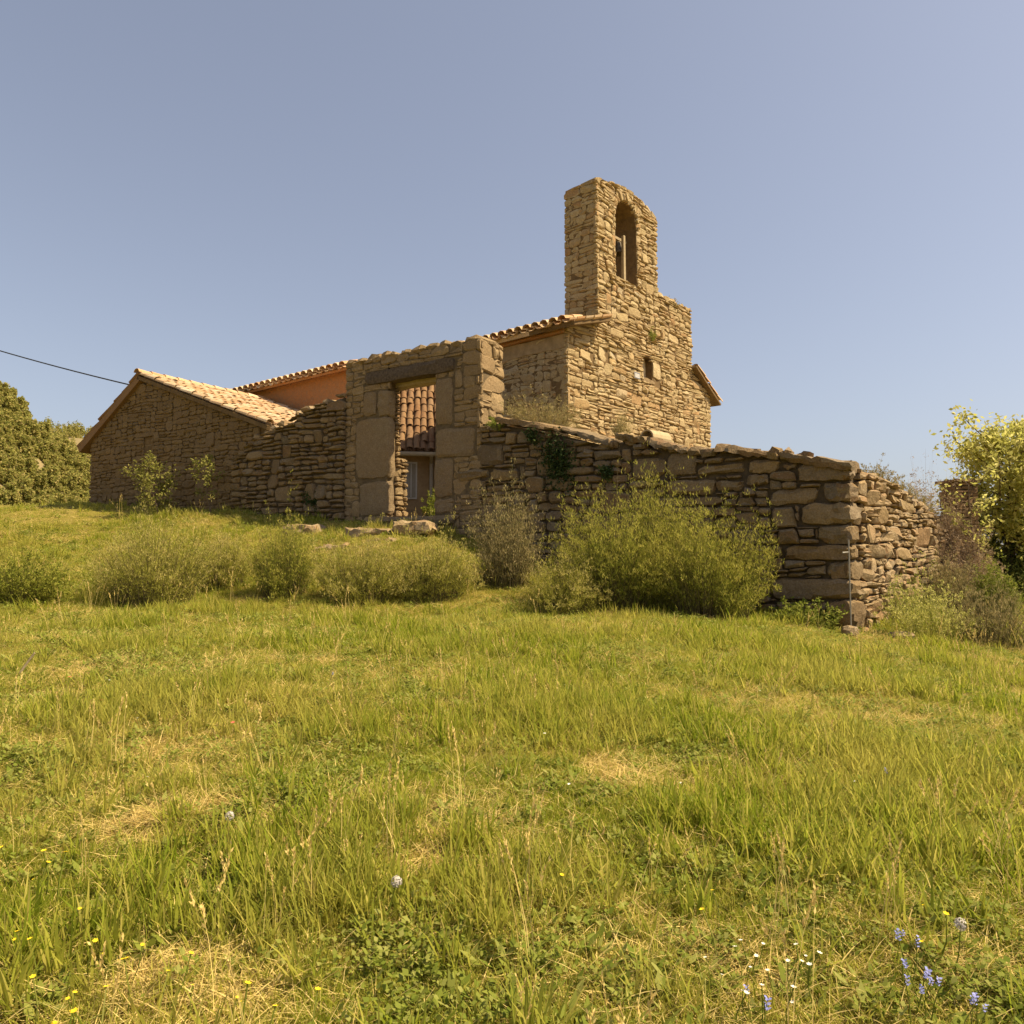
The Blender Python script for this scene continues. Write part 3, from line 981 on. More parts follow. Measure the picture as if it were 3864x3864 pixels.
for i, p in enumerate(QU):
    u0, u1, z0, z1 = GATE.rect(*p)
    u0 = min(u0, 0)
    wholes.append((-.1, u1, z0, z1)); rholes.append((-.1, qlit[i], z0, z1))
    # a corner block: front face on the long wall, its end on the return
    r = np.random.RandomState(100 + i)
    cs = {}
    o0 = np.array(GATE.pt(0, 0)) + NG * .05 + NR * .05
    for ii, uu in ((0, 0), (1, u1 + .045)):
        for jj, ll in ((0, qlit[i] - .015), (1, 0)):
            for kk, zz in ((0, z0 + .006), (1, z1 - .006)):
                pnt = o0 + DG * uu + DR * ll + UP * zz + r.normal(0, .02, 3)
                cs[(ii, jj, kk)] = pnt
    vv, ff = noisy_box(cs, (6, 4, 4), r, .014, .9)
    big.append((vv, ff, 9))
for i, p in enumerate([(1450, 922, 1544, 955), (1316, 873, 1408, 897), (1408, 866, 1473, 890), (1192, 860, 1254, 906), (1255, 853, 1313, 899), (1254, 904, 1350, 937),
                       (900, 838, 951, 878), (925, 883, 982, 908), (858, 885, 924, 906), (1478, 870, 1502, 888), (1350, 905, 1404, 928), (1406, 893, 1452, 918)]):
    rc_ = GATE.rect(*p)
    wholes.append(rc_)
    g = .012
    vv, ff = face_block(GATE, (rc_[0] + g, rc_[1] - g, rc_[2] + g, rc_[3] - g), -.2, .04 + .012 * (i % 3), 120 + i, (5, 2, 4), .013, .03, .9)
    big.append((vv, ff, 9))
S = list(big)
S += rubble(GATE, .2, 7.12, lambda u: wbot(u) + .15, lambda u: wtop(u) - .08, 41, row=(.24, .44), wid=(.26, .66), gap=.011, proud=.065, holes=wholes, pats=(.14, .42, .30, .14), tilt=.12, wav=.3)
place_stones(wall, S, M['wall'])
M['return'] = stone_mat('courtyard_stone_lit', [(0, (.30, .22, .13)), (.25, (.40, .295, .155)), (.5, (.31, .25, .175)), (.7, (.44, .335, .20)), (.85, (.34, .21, .11)), (1, (.38, .29, .18))], stain=(.26, .18, .10), lichen=(.18, .14, .08), lich_amt=.68, bscale=11, bstr=.9)  # lighter copy of the wall stone, with sunlight put into its colour
S2 = rubble(RET, .2, 6.2, .0, lambda u: rtop(u) - .02, 42, row=(.24, .40), wid=(.22, .52), gap=.010, proud=.055, holes=rholes, pats=(.12, .46, .2, .22), tilt=.22, wav=.42)
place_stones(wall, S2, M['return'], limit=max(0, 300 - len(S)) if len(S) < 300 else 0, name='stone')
# coping slabs
def coping(ua, ub, za, zb, th, over, back, seed, n=9, mt='wall'):
    r = np.random.RandomState(seed)
    cs = {}
    for i, (u, z) in enumerate(((ua, za), (ub, zb))):
        for j, d in enumerate((-back, over)):
            for k, zz in enumerate((z - th - .05 * j, z - .06 * j + .02)):
                cs[(i, j, k)] = GATE.pt(u, zz + r.normal(0, .012), d + r.normal(0, .03))
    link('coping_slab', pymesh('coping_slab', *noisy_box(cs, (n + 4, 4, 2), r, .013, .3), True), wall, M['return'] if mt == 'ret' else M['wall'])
gu = lambda x, y: GATE.uz(x, y)
for i, (xa, ya, xb, yb, th) in enumerate(((938, 785, 1062, 802, .10), (1063, 800, 1160, 829, .11), (1163, 814, 1222, 822, .11), (1222, 823, 1300, 842, .11), (1352, 834, 1470, 852, .11), (1470, 851, 1609, 868, .13))):
    a = gu(xa, ya); b = gu(xb, yb)
    coping(b[0], a[0] - .015, b[1], a[1], th, .13, .72, 140 + i)
for i, (xa, ya, xb, yb) in enumerate(((1256, 838, 1290, 858), (1300, 842, 1326, 862), (1326, 846, 1352, 862), (1196, 838, 1222, 852), (1130, 832, 1160, 850), (1098, 850, 1124, 864))):
    rc_ = GATE.rect(xa, ya, xb, yb)
    link('coping_slab', pymesh('coping_slab', *face_block(GATE, rc_, -.5, .10 + .02 * (i % 2), 160 + i, (3, 3, 2), .014, .02, .7), True), wall, M['wall'])
# small loose stones along the top between and on the slabs
rq_ = np.random.RandomState(19)
for i in range(24):
    u = rq_.uniform(.3, 4.3); z = wtop(u) + .02
    w_ = rq_.uniform(.10, .28); hh_ = rq_.uniform(.05, .12)
    blk = face_block(GATE, (u, u + w_, z - .04, z + hh_), -rq_.uniform(.2, .4), rq_.uniform(-.02, .1), 860 + i, (2, 2, 1), .014, .03, .6)
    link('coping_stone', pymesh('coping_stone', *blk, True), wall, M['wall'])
# ragged top stones of the return
rr_ = np.random.RandomState(9)
for i in range(16):
    u = .35 + i * .33; z = rtop(u)
    sz = rr_.uniform(.10, .2)
    blk = face_block(RET, (u, u + rr_.uniform(.2, .34), z - .12, z + rr_.uniform(-.02, .07)), -.12 - sz * 2, .04 + rr_.uniform(-.03, .05), 180 + i, (2, 2, 2), .018, .03, .7)
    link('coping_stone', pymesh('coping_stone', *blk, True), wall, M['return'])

# clay pipe left lying on the wall
pipe = thing('clay_pipe', 'short pale clay pipe lying on the coping of the courtyard wall', 'pipe')
pc = hit(1220, 825, np.array(GATE.pt(0, 0, -.42)), NG)
pdir = unit(1, 1.1, 0)
V = []; Fs = []; ns = 16
for (s, rad) in ((0, .15), (.62, .17), (.62, .14), (.0, .125)):
    for k in range(ns):
        a = 2 * math.pi * k / ns
        sd = unit(-pdir[1], pdir[0], 0)
        V.append(tuple(pc + UP * .0 + pdir * s + sd * rad * math.cos(a) + UP * rad * math.sin(a)))
for i in range(4):
    for k in range(ns):
        k2 = (k + 1) % ns; j = (i + 1) % 4
        Fs.append((i * ns + k, i * ns + k2, j * ns + k2, j * ns + k))
link('pipe_body', pymesh('pipe_body', V, Fs, True), pipe, M['clay'])

# ================================================================== GATEWAY
gate = thing('gateway', 'tall stone gateway with an oak lintel over its open doorway', 'gateway')
GL, GR, GT = 11.07, 7.14, 6.40
OL, OR, OZ, OT = 9.68, 8.34, 2.62, 5.74
st = [(GR, 7.75, 1.5, 1.5, GT - .08, GT - .08), (OL + .08, GL, 1.5, 1.5, GT - .08, GT - .08)]
v, f = core(GATE, st[:1], .82)
va_, fa_ = core(GATE, st[1:], .34)
vb_, fb_ = core(GATE, [(OL + .08, GL, 1.5, 1.5, 4.02, 4.02)], .30, -.345)
vc_, fc_ = core(GATE, [(7.75, OR, 1.5, 1.5, GT - .08, GT - .08)], .58)
v, f = join([(v, f), (va_, fa_), (vb_, fb_), (vc_, fc_)])
v2, f2 = core(GATE, [(OR, OL, 5.98, 5.98, GT - .08, GT - .08)], .55)
v3, f3 = core(GATE, [(OR, OL, 1.5, 1.5, OZ - .03, OZ - .03)], .8)
v, f = join([(v, f), (v2, f2), (v3, f3)])
link('wall_core', pymesh('wall_core', v, f), gate, M['gatemortar'])
gh = [(OR - .0, OL, OZ, 5.72)]
def mono(px, depth, proud, seed, name='jamb_stone', mt='monolith', n=(6, 3, 8), g=.016, a=.010):
    rc_ = GATE.rect(*px)
    gh.append(rc_)
    blk = face_block(GATE, (rc_[0] + g, rc_[1] - g, rc_[2] + g, rc_[3] - g), -depth, proud, seed, n, a, .022, .8)
    link(name, pymesh(name, *blk, True), gate, M[mt])
mono((672, 787, 737, 907), .22, .05, 200)
mono((679, 907, 735, 974), .22, .04, 201)
mono((687, 738, 712, 786), .25, .045, 202)
mono((712, 735, 738, 786), .20, .04, 206)
mono((822, 712, 858, 806), .28, .045, 203)
mono((820, 806, 900, 863), .28, .05, 204)
mono((819, 864, 857, 938), .28, .045, 205)
mono((818, 938, 858, 972), .28, .03, 207)
# oak lintels
lt = (7.76, 10.45, 5.73, 6.03)
gh.append(lt)
link('lintel', pymesh('lintel', *face_block(GATE, lt, -.24, .07, 210, (10, 2, 3), .012, .02, .5), True), gate, M['lintel'])
link('inner_lintel', pymesh('inner_lintel', *face_block(GATE, (8.1, 9.95, 5.62, 5.92), -.56, -.25, 211, (8, 2, 2), .008, .02, .4), True), gate, M['wood'])
link('threshold', pymesh('threshold', *face_block(GATE, (7.75, 9.95, 2.42, 2.60), -.5, .16, 212, (8, 3, 2), .012, .02, .5), True), gate, M['wall'])
gt = lambda u: GT - .06
S = rubble(GATE, GR - .05, GL + .03, 1.7, gt, 43, row=(.26, .44), wid=(.25, .6), gap=.007, proud=.022, holes=gh, tilt=.05, wav=.32)
PIER = Face(GATE.pt(GR, 0), -NG, -DG)
S += rubble(PIER, -.05, .84, 4.2, GT - .05, 44, row=(.3, .5), wid=(.35, .84), gap=.008, proud=.04, tilt=.10, pats=(.3, .3, .3, .1))
REV = Face(GATE.pt(OL + .06, 0), -NG, -DG)
S += rubble(REV, .24, .66, OZ, 4.05, 45, row=(.2, .36), wid=(.18, .3), gap=.01, proud=.06, tilt=.18, pats=(.3, .4, .2, .1))
S += rubble(REV, .22, .37, 4.05, 5.62, 145, row=(.14, .24), wid=(.15, .16), gap=.008, proud=.07, tilt=.2, pats=(.5, .5, 0, 0))
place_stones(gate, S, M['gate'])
# ragged capping
rg = np.random.RandomState(15)
u = GR - .04
while u < GL:
    w = rg.uniform(.25, .55); w = min(w, GL + .04 - u)
    blk = face_block(GATE, (u, u + w - .012, GT - .14, GT + rg.uniform(-.02, .075)), -.8, .05 + rg.uniform(-.02, .03), int(300 + u * 20), (3, 3, 2), .014, .02, .6)
    link('cap_stone', pymesh('cap_stone', *blk, True), gate, M['gate'])
    u += w

# stone steps in front of the gateway, each a loose block
steps = [((738, 986, 814, 1012), 15.3, 1.0, 'broad lit stone block nearest the gateway sill', .75), ((648, 999, 742, 1016), 15.6, .2, 'long flat step stone left of the broad block before the gate', .6),
         ((592, 1026, 652, 1040), 14.9, .2, 'low step stone half hidden by the shrubs below the gate', .5), ((530, 988, 602, 1002), 16.6, .3, 'leftmost pale flat stone on the bank before the rubble wall', .5),
         ((688, 1018, 748, 1030), 15.0, .2, 'thin step stone showing over the middle grey shrub', .45)]
for i, (p, Y_, _, lab, dep) in enumerate(steps):
    a = at(p[0], p[1], Y_); b = at(p[2], p[1], Y_); c = at(p[0], p[3], Y_)
    z1 = (a[2] + b[2]) / 2; z0 = z1 - .24
    along = unit(b[0] - a[0], -.35 * (b[0] - a[0]) * .5, 0)
    L = np.linalg.norm(b - a)
    r = np.random.RandomState(400 + i)
    cs = {}
    bk = unit(-along[1], along[0], 0)
    for ii, s in ((0, 0), (1, L)):
        for jj, d in ((0, 0), (1, dep)):
            for kk, z in ((0, z0), (1, z1)):
                q_ = a + along * s + bk * d; q_[2] = z + (.02 * d)
                cs[(ii, jj, kk)] = q_ + r.normal(0, .02, 3)
    o = link('step_stone', pymesh('step_stone', *noisy_box(cs, (9, 5, 3), r, .02, .6), True), None, M['return'])
    tag(o, lab, 'step', 'stone steps before the gateway')

# ================================================================== RUBBLE WALL LEFT OF THE GATE
lwall = thing('rubble_wall', 'ragged dry rubble wall between the gateway and the left outbuilding', 'wall')
ltop_pts = [(GL + .02, 5.62), (11.4, 5.40), (11.9, 5.50), (12.5, 5.36), (13.0, 5.12), (13.6, 5.02), (14.1, 4.88), (14.7, 4.62), (15.2, 4.3)]
ltop = polyline(ltop_pts)
lbot = polyline([(11, 2.0), (15.3, 2.6)])
v, f = core(GATE, strips_under(ltop_pts, lbot, .1), .55, .06)
link('wall_core', pymesh('wall_core', v, f), lwall, M['darkgap'])
LF = Face(GATE.pt(0, 0, .08), DG, NG)
S = rubble(LF, 11.04, 15.2, lambda u: lbot(u) + .2, lambda u: ltop(u) - .02, 46, row=(.24, .42), wid=(.24, .62), gap=.016, proud=.07, tilt=.16, pats=(.16, .38, .34, .12), wav=.26)
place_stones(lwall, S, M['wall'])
rg = np.random.RandomState(16)
u = 11.15
while u < 15.0:
    w = rg.uniform(.2, .42)
    z = ltop(u + w / 2)
    blk = face_block(LF, (u, u + w - .02, z - .10, z + rg.uniform(-.02, .12)), -.3 - rg.uniform(0, .25), .05 + rg.uniform(-.05, .05), int(500 + u * 20), (2, 2, 2), .018, .035, .7)
    link('top_stone', pymesh('top_stone', *blk, True), lwall, M['return'])
    u += w

# ================================================================== LEFT OUTBUILDING
barn = thing('stone_outbuilding', 'low stone outbuilding with sunlit clay tile roof at the left end', 'outbuilding')
BL, BR, BA, BAZ, BEL, BER = 22.42, 13.9, 19.72, 7.20, 5.62, 5.15
BD = 4.75
btop_pts = [(BR, BER - .02), (BA, BAZ - .08), (BL, BEL + .06)]
btop = polyline(btop_pts)
v, f = core(GATE, strips_under(btop_pts, 2.2, .02), .5, -.02)
BSL = Face(GATE.pt(BL, 0), -NG, DG)
v2, f2 = core(BSL, [(.48, BD, 2.2, 2.2, 5.6, 5.6)], .45)
v, f = join([(v, f), (v2, f2)])
link('wall_core', pymesh('wall_core', v, f), barn, M['mortar'])
bw = GATE.rect(272, 822, 287, 858)
S = rubble(GATE, 14.2, BL + .03, 2.8, lambda u: btop(u) - .03, 47, row=(.22, .40), wid=(.24, .6), gap=.006, proud=.022, wav=.34, pats=(.08, .42, .38, .12), holes=[(bw[0], bw[1], bw[2], bw[3])], tilt=.06)
place_stones(barn, S, M['gable'])
# small blocked window in the gable
w_ = link('window', pymesh('window', *face_block(GATE, bw, -.12, -.01, 521, (1, 1, 2), .003, 0), True), barn, M['monolith'])
link('window_lintel', pymesh('window_lintel', *face_block(GATE, (bw[0] - .15, bw[1] + .15, bw[3], bw[3] + .12), -.1, .05, 522, (3, 1, 1), .006), True), barn, M['gable'])
broof = link('roof', None, barn)
BK = -NG
def bp(u, z, s): return np.array(GATE.pt(u, z)) + BK * s
VO = .14
slr = (BAZ - BER) / (BA - BR); sll = (BAZ - BEL) / (BL - BA)
re_ = (BR - .15, BER - .15 * slr); le_ = (23.0, BAZ - (23.0 - BA) * sll)
slab('roof_slope', [bp(re_[0], re_[1], -VO), bp(BA, BAZ, -VO), bp(BA, BAZ, BD), bp(re_[0], re_[1], BD)], .11, broof, M['mortar'])
slab('roof_slope', [bp(BA + .005, BAZ, -VO), bp(le_[0], le_[1], -VO), bp(le_[0], le_[1], BD), bp(BA + .005, BAZ, BD)], .2, broof, M['oldtile_shaded'])
upb = bp(BA, BAZ, 0) - bp(re_[0], re_[1], 0)
tile_roof(broof, bp(re_[0], re_[1], -VO - .05), BK, upb, 17, 13, .285, np.linalg.norm(upb) / 13, 51)
upl = bp(BA, BAZ, 0) - bp(le_[0], le_[1], 0)
tile_roof(broof, bp(le_[0], le_[1], -VO - .04), BK, upl, 2, 8, .285, np.linalg.norm(upl) / 8, 52, mesh=TILE_OLD, pan_mat=M['oldtile_shaded'])
for k in range(11):
    o = link('ridge_tile', TILE, broof)
    m = frame(bp(BA, BAZ + .10, -VO - .04 + k * .44), np.cross(BK, UP), BK + UP * -.025)
    o.matrix_local = m @ Matrix.Diagonal((1.35, 1.0, 1.35, 1))

# ================================================================== ORANGE BUILDING BEHIND
oran = thing('orange_house', 'orange plastered house wall with tiled eave, behind the left outbuilding', 'house')
OF0 = Face(GATE.pt(0, 0, -BD - .06), DG, NG)
oa = OF0.uz(655, 699); ob_ = OF0.uz(478, 741)
OZE = (oa[1] + ob_[1]) / 2
sO = (ob_[1] - oa[1]) / (ob_[0] - oa[0])
v, f = core(OF0, [(oa[0] - .45, ob_[0] + 1.6, 2.4, 2.4, oa[1] - .45 * sO + .02, ob_[1] + 1.6 * sO + .02)], .5)
link('wall_core', pymesh('wall_core', v, f), oran, M['orange'])
oroof = link('roof', None, oran)
def op(u, dz, s): return np.array(OF0.pt(u, oa[1] + (u - oa[0]) * sO + dz)) - NG * s
slab('roof_slope', [op(oa[0] - .5, -.02, -.34), op(ob_[0] + 1.8, -.02, -.34), op(ob_[0] + 1.8, .75, 2.0), op(oa[0] - .5, .75, 2.0)], .08, oroof, M['orange'])
du = ob_[0] + 1.8 - (oa[0] - .5)
al = op(oa[0] - .5 + 1, 0, 0) - op(oa[0] - .5, 0, 0)
tile_roof(oroof, op(oa[0] - .5, -.0, -.42), al, op(0, .77, 2.34) - op(0, 0, 0), int(du / .30), 3, .30, .4, 53, rows=2)

# ================================================================== HOUSE ACROSS THE COURTYARD (seen through the gate)
house = thing('courtyard_house', 'tile roofed house with pale gutter and downpipe seen through the open gateway', 'house')
hd = unit(1, .12, 0); hn = unit(.12, -1, 0)
hp = at(786, 852, 21.2)
HF = Face(hp, hd, hn)
ze = hp[2]
v, f = core(HF, [(-1.2, 1.5, 2.4, 2.4, ze - .02, ze - .02)], .4, -.35)
link('wall_core', pymesh('wall_core', v, f), house, M['plaster'])
hroof = link('roof', None, house)
slope = math.tan(math.radians(46))
slab('roof_slope', [HF.pt(-1.3, ze, 0), HF.pt(1.6, ze, 0), HF.pt(1.6, ze + 2.8 * slope, -2.8), HF.pt(-1.3, ze + 2.8 * slope, -2.8)], .1, hroof, M['oldtile_shaded'])
uph = np.array(HF.pt(0, ze + slope, -1)) - np.array(HF.pt(0, ze, 0))
tile_roof(hroof, HF.pt(-1.3, ze, .03), hd, uph, 14, 11, .20, .36, 54, mesh=TILE_OLD, pan_mat=M['oldtile_shaded'])
V, Fs = [], []
for i, u in enumerate((-1.2, 1.6)):
    for k in range(9):
        a = math.pi * k / 8
        V.append(HF.pt(u, ze - .03 - math.sin(a) * .11, .10 + math.cos(a) * .09))
for k in range(8):
    Fs.append((k, k + 1, 9 + k + 1, 9 + k))
link('gutter', pymesh('gutter', V, Fs, True), house, M['zinc'])
u_, z_ = HF.uz(814, 900)
link('downpipe', pymesh('downpipe', *tube([HF.pt(u_, ze - .1, .1), HF.pt(u_, ze - .3, -.24), HF.pt(u_, 2.6, -.24)], [.055] * 3, 8), True), house, M['zinc'])
u0, z0 = HF.uz(771, 872); u1, z1 = HF.uz(790, 940)
fr = link('window', pymesh('window', *face_block(HF, (u0 - .10, u1 - .05, z1, z0 + .05), -.4, -.31, 530, (1, 1, 1), 0, 0, 0)), house, M['white'])
link('pane', pymesh('pane', *face_block(HF, (u0 - .06, u1 - .09, z1 + .05, z0 + .0), -.32, -.30, 531, (1, 1, 1), 0, 0, 0)), fr, M['glass'])
link('mullion', pymesh('mullion', *face_block(HF, ((u0 + u1) / 2 - .09, (u0 + u1) / 2 - .06, z1 + .05, z0), -.315, -.285, 532, (1, 1, 1), 0, 0, 0)), fr, M['white'])

# ================================================================== SMALL BRICK PILLAR AT THE RIGHT
pil = thing('brick_pillar', 'small square pillar of thin bricks behind the yellow leaved tree', 'pillar')
PY = 16.4
a = at(1802, 905, PY); b = at(1846, 905, PY)
zt = a[2]; zb = gz((a[0] + b[0]) / 2, PY) - .1
pw = b[0] - a[0]
PFc = Face((a[0], PY, 0), unit(1, .1, 0), unit(.1, -1, 0))
v, f = core(PFc, [(.03, pw - .03, zb, zb, zt - .05, zt - .05)], pw - .06, -.03)
link('pillar_core', pymesh('pillar_core', v, f), pil, M['darkgap'])
z = zb; k = 0
rp_ = np.random.RandomState(77)
rp_ = np.random.RandomState(77)
bricks = []
while z < zt:
    off = .13 if k % 2 else 0
    last = z + .075 >= zt
    ex = .05 if last else 0
    for fc, w in ((PFc, pw), (Face(PFc.pt(0, 0), unit(-.1, 1, 0), unit(-1, -.1, 0)), pw)):
        u = -off
        while u < w:
            ua, ub = max(u, -ex), min(u + .26, w + ex)
            if ub - ua > .05:
                bricks.append((fc, (ua + .006, ub - .006, z + .006, z + .066), ex))
            u += .26
    z += .075; k += 1
for i, (fc, rc_, ex) in enumerate(bricks[::-1]):
    blk = face_block(fc, rc_, -.1, .012 + ex + rp_.uniform(0, .03), 600 + i, (1, 1, 1), .006, .006, 0)
    if i < 300:
        link('brick', pymesh('brick', *blk), pil, M['brick'])

# ================================================================== CABLE AND STAKE
pa = np.array(bp(BA + .55, BAZ - .20, -.05)); pb = at(-330, 545, 34.0)
pts = [pa + (pb - pa) * t - UP * (1.1 * t * (1 - t)) for t in np.linspace(0, 1, 24)]
tag(link('power_cable', pymesh('power_cable', *tube(pts, [.022] * 24, 5), True), None, M['cable']), 'black cable running off to the left from the outbuilding gable', 'cable')
# stake and the loose stone at the corner of the wall
sa = at(1601, 1018, 11.7); sb = at(1606, 1192, 11.7)
sb[2] = min(sb[2], gz(sb[0], sb[1]) - .05)
stake = thing('metal_stake', 'thin pale metal stake standing against the lit wall corner', 'stake')
link('rod', pymesh('rod', *tube([sa, sb], [.012, .012], 6), False), stake, M['steel'])
cl = at(1597, 1043, 11.68)
link('clip', pymesh('clip', *tube([cl + np.array([-.06, 0, .0]), cl + np.array([.05, .02, .01])], [.014, .010], 6), False), stake, M['steel'])
def boulder(p, s, seed, lab, mt='return'):
    r = np.random.RandomState(seed)
    cs = {(i, j, k): p + np.array([(i - .5) * s[0], (j - .5) * s[1], (k - .3) * s[2]]) + r.normal(0, .03 * s[0], 3) for i in (0, 1) for j in (0, 1) for k in (0, 1)}
    o = link('loose_stone', pymesh('loose_stone', *noisy_box(cs, (3, 3, 3), r, .025 * s[0], 1.1), True), None, M[mt])
    tag(o, lab, 'stone')
lp = at(1604, 1188, 11.55); lp[2] = gz(lp[0], lp[1]) + .03
boulder(lp, (.24, .2, .18), 701, 'loose pale stone at the foot of the metal stake')
lp = at(1700, 1205, 11.6); lp[2] = gz(lp[0], lp[1]) + .02
boulder(lp, (.36, .26, .16), 702, 'loose brown stone in the weeds right of the wall corner')

# ================================================================== PLANTS
def quads_leaf(c, d, s, L, W):
    """diamond leaves: centre-base c, along d, sideways s, length, width -> verts, faces"""
    n = len(c)
    V = np.empty((n, 4, 3))
    V[:, 0] = c
    V[:, 1] = c + d * (L * .45)[:, None] + s * (W * .5)[:, None]
    V[:, 2] = c + d * L[:, None]
    V[:, 3] = c + d * (L * .45)[:, None] - s * (W * .5)[:, None]
    return V.reshape(-1, 3), np.arange(n * 4).reshape(-1, 4)

def rand_unit(r, n):
    v = r.normal(0, 1, (n, 3))
    return v / np.linalg.norm(v, axis=1)[:, None]

def strips(P, W, r):
    """P (n,k,3) polylines -> ribbons"""
    n, k, _ = P.shape
    d = P[:, -1] - P[:, 0]
    s = np.cross(d, rand_unit(r, n)); s /= np.linalg.norm(s, axis=1)[:, None] + 1e-9
    tw = np.linspace(1, .25, k)
    A = P + s[:, None] * (W[:, None, None] * tw[None, :, None] * .5)
    B = P - s[:, None] * (W[:, None, None] * tw[None, :, None] * .5)
    V = np.stack([A, B], 2).reshape(-1, 3)
    base = (np.arange(n) * k * 2)[:, None] + (np.arange(k - 1) * 2)[None]
    base = base.ravel()
    return V, np.stack([base, base + 1, base + 3, base + 2], 1)

def bush(name, label, cat, x, y, rx, ry, h, seed, m_leaf, n=420, per=26, leaf=(.02, .035), wid=.4, arch_=.5, stem_mat=None, up=.6, group=None, taper=.10, zoff=0, stem_w=(.004, .008), lean=(0, 0), dens=1.4, tips=None):
    """shrub of many upright, arching stems set with small leaves"""
    r = np.random.RandomState(seed)
    root = thing(name, label, cat, group)
    n = int(n * dens); leaf = (leaf[0] * 1.1, leaf[1] * 1.15)
    a = r.uniform(0, 6.283, n); q = np.sqrt(r.uniform(0, 1, n))
    bx = x + rx * .55 * q * np.cos(a); by = y + ry * .55 * q * np.sin(a)
    bz = ground_z(bx, by) - .03 + zoff
    hh = h * 1.12 * (1 - .42 * q ** 2) * r.uniform(.5, 1.05, n) * np.where(r.rand(n) < .14, 1.3, 1)
    lump = 1 + .38 * np.sin(a * 3 + seed) * q + .2 * np.sin(a * 5 + 2 * seed) * q
    hh = hh * lump
    ox = rx * .5 * q * np.cos(a) + r.normal(0, .12 * rx, n) + lean[0] * hh; oy = ry * .5 * q * np.sin(a) + r.normal(0, .12 * ry, n) + lean[1] * hh
    t = np.linspace(0, 1, 5)
    P = np.empty((n, 5, 3))
    P[:, :, 0] = bx[:, None] + ox[:, None] * t ** 1.6
    P[:, :, 1] = by[:, None] + oy[:, None] * t ** 1.6
    P[:, :, 2] = bz[:, None] + hh[:, None] * (t - arch_ * .35 * q[:, None] * t ** 2.5)
    V, Fq = strips(P, r.uniform(*stem_w, n), r)
    link('stems', npmesh('stems', V, Fq), root, stem_mat or M['stem'])
    # leaves along the stems
    k = n * per
    si = r.randint(0, n, k); tt = r.beta(1.6, 1.0, k) * (1 - 0) ; tt = taper + (1 - taper) * tt * .999
    fi = np.minimum((tt * 4).astype(int), 3); ft = tt * 4 - fi
    c = P[si, fi] * (1 - ft)[:, None] + P[si, fi + 1] * ft[:, None]
    ax = P[si, np.minimum(fi + 1, 4)] - P[si, fi]
    ax /= np.linalg.norm(ax, axis=1)[:, None] + 1e-9
    d = ax * up + rand_unit(r, k) * .8
    d /= np.linalg.norm(d, axis=1)[:, None]
    s = np.cross(d, rand_unit(r, k)); s /= np.linalg.norm(s, axis=1)[:, None] + 1e-9
    # leaves sit in small sprays off the stems
    spray = rand_unit(r, k // 6 + 1) * r.uniform(0, .04 * h + .01, k // 6 + 1)[:, None]
    si6 = np.arange(k) // 6
    ref = si6 * 6
    c = c[ref] + spray[si6] + rand_unit(r, k) * (.008 + .018 * h)
    L = r.uniform(*leaf, k)
    tip = (tt[ref] > .80) & (r.rand(k) < .8) if tips is not None else np.zeros(k, bool)
    V, Fq = quads_leaf(c[~tip], d[~tip], s[~tip], L[~tip], (L * wid)[~tip])
    link('foliage', npmesh('foliage', V, Fq), root, m_leaf)
    if tip.any():
        V, Fq = quads_leaf(c[tip], d[tip], s[tip], L[tip], (L * wid)[tip])
        link('flowering_tips', npmesh('flowering_tips', V, Fq), root, tips)
    return root

def bpx(px, Y): 
    return at(px, 1100, Y)[0], Y
G1 = 'grey green broom shrubs along the bank'
x, y = bpx(292, 12.4)
bush('broom_shrub', 'wide grey green broom shrub, leftmost on the bank below the outbuilding', 'shrub', x, y, 1.05, .8, 1.42, 1, M['broom_olive'], 620, 36, (.025, .05), .17, up=1.4, group=G1, tips=M['tip_pale'])
x, y = bpx(425, 13.2)
bush('broom_shrub', 'thin pale grey shrub between the wide grey shrub and the yellowish one', 'shrub', x, y, .5, .45, .95, 2, M['broom_olive'], 260, 36, (.025, .05), .17, up=1.4, group=G1, tips=M['tip_pale'])
x, y = bpx(535, 12.6)
bush('broom_shrub', 'rounded yellowish green shrub below the leftmost step stone', 'shrub', x, y, .6, .5, 1.3, 3, M['broom_green'], 360, 40, (.025, .045), .2, up=1.4, group=G1, tips=M['tip_yellow'])
x, y = bpx(680, 12.4)
bush('broom_shrub', 'left half of a wide grey olive shrub in front of the gate steps', 'shrub', x, y, .85, .55, 1.02, 4, M['broom_olive'], 440, 36, (.025, .05), .17, up=1.4, group=G1, tips=M['tip_pale'])
x, y = bpx(815, 12.6)
bush('broom_shrub', 'grey olive shrub just left of the tall dry grass clump', 'shrub', x, y, .85, .55, 1.08, 5, M['broom_olive'], 440, 36, (.025, .05), .17, up=1.4, group=G1, tips=M['tip_pale'])
x, y = bpx(955, 13.4)
bush('tall_grass_clump', 'tall dry straw coloured grass clump against the wall right of the gate', 'grass clump', x, y, .68, .5, 1.75, 6, M['drygrass'], 420, 26, (.03, .06), .16, up=1.6, arch_=.6)
G2 = 'green broom shrubs against the courtyard wall'
x, y = bpx(1165, 12.2)
bush('broom_shrub', 'big yellow green broom shrub, left of the pair before the courtyard wall', 'shrub', x, y, 1.2, .8, 1.72, 7, M['broom_green'], 760, 40, (.03, .065), .15, up=1.7, group=G2, tips=M['tip_yellow'])
x, y = bpx(1335, 11.9)
bush('broom_shrub', 'big dark green broom shrub nearest the wall corner, right of the pair', 'shrub', x, y, 1.1, .75, 1.68, 8, M['broom_green'], 700, 40, (.03, .065), .15, up=1.7, group=G2, tips=M['tip_yellow'])
x, y = bpx(1240, 12.6)
bush('broom_shrub', 'tallest upright broom between the two big green shrubs', 'shrub', x, y, .62, .5, 2.1, 9, M['broom_green'], 340, 40, (.03, .065), .15, up=1.7, group=G2, tips=M['tip_yellow'])
x, y = bpx(1065, 11.6)
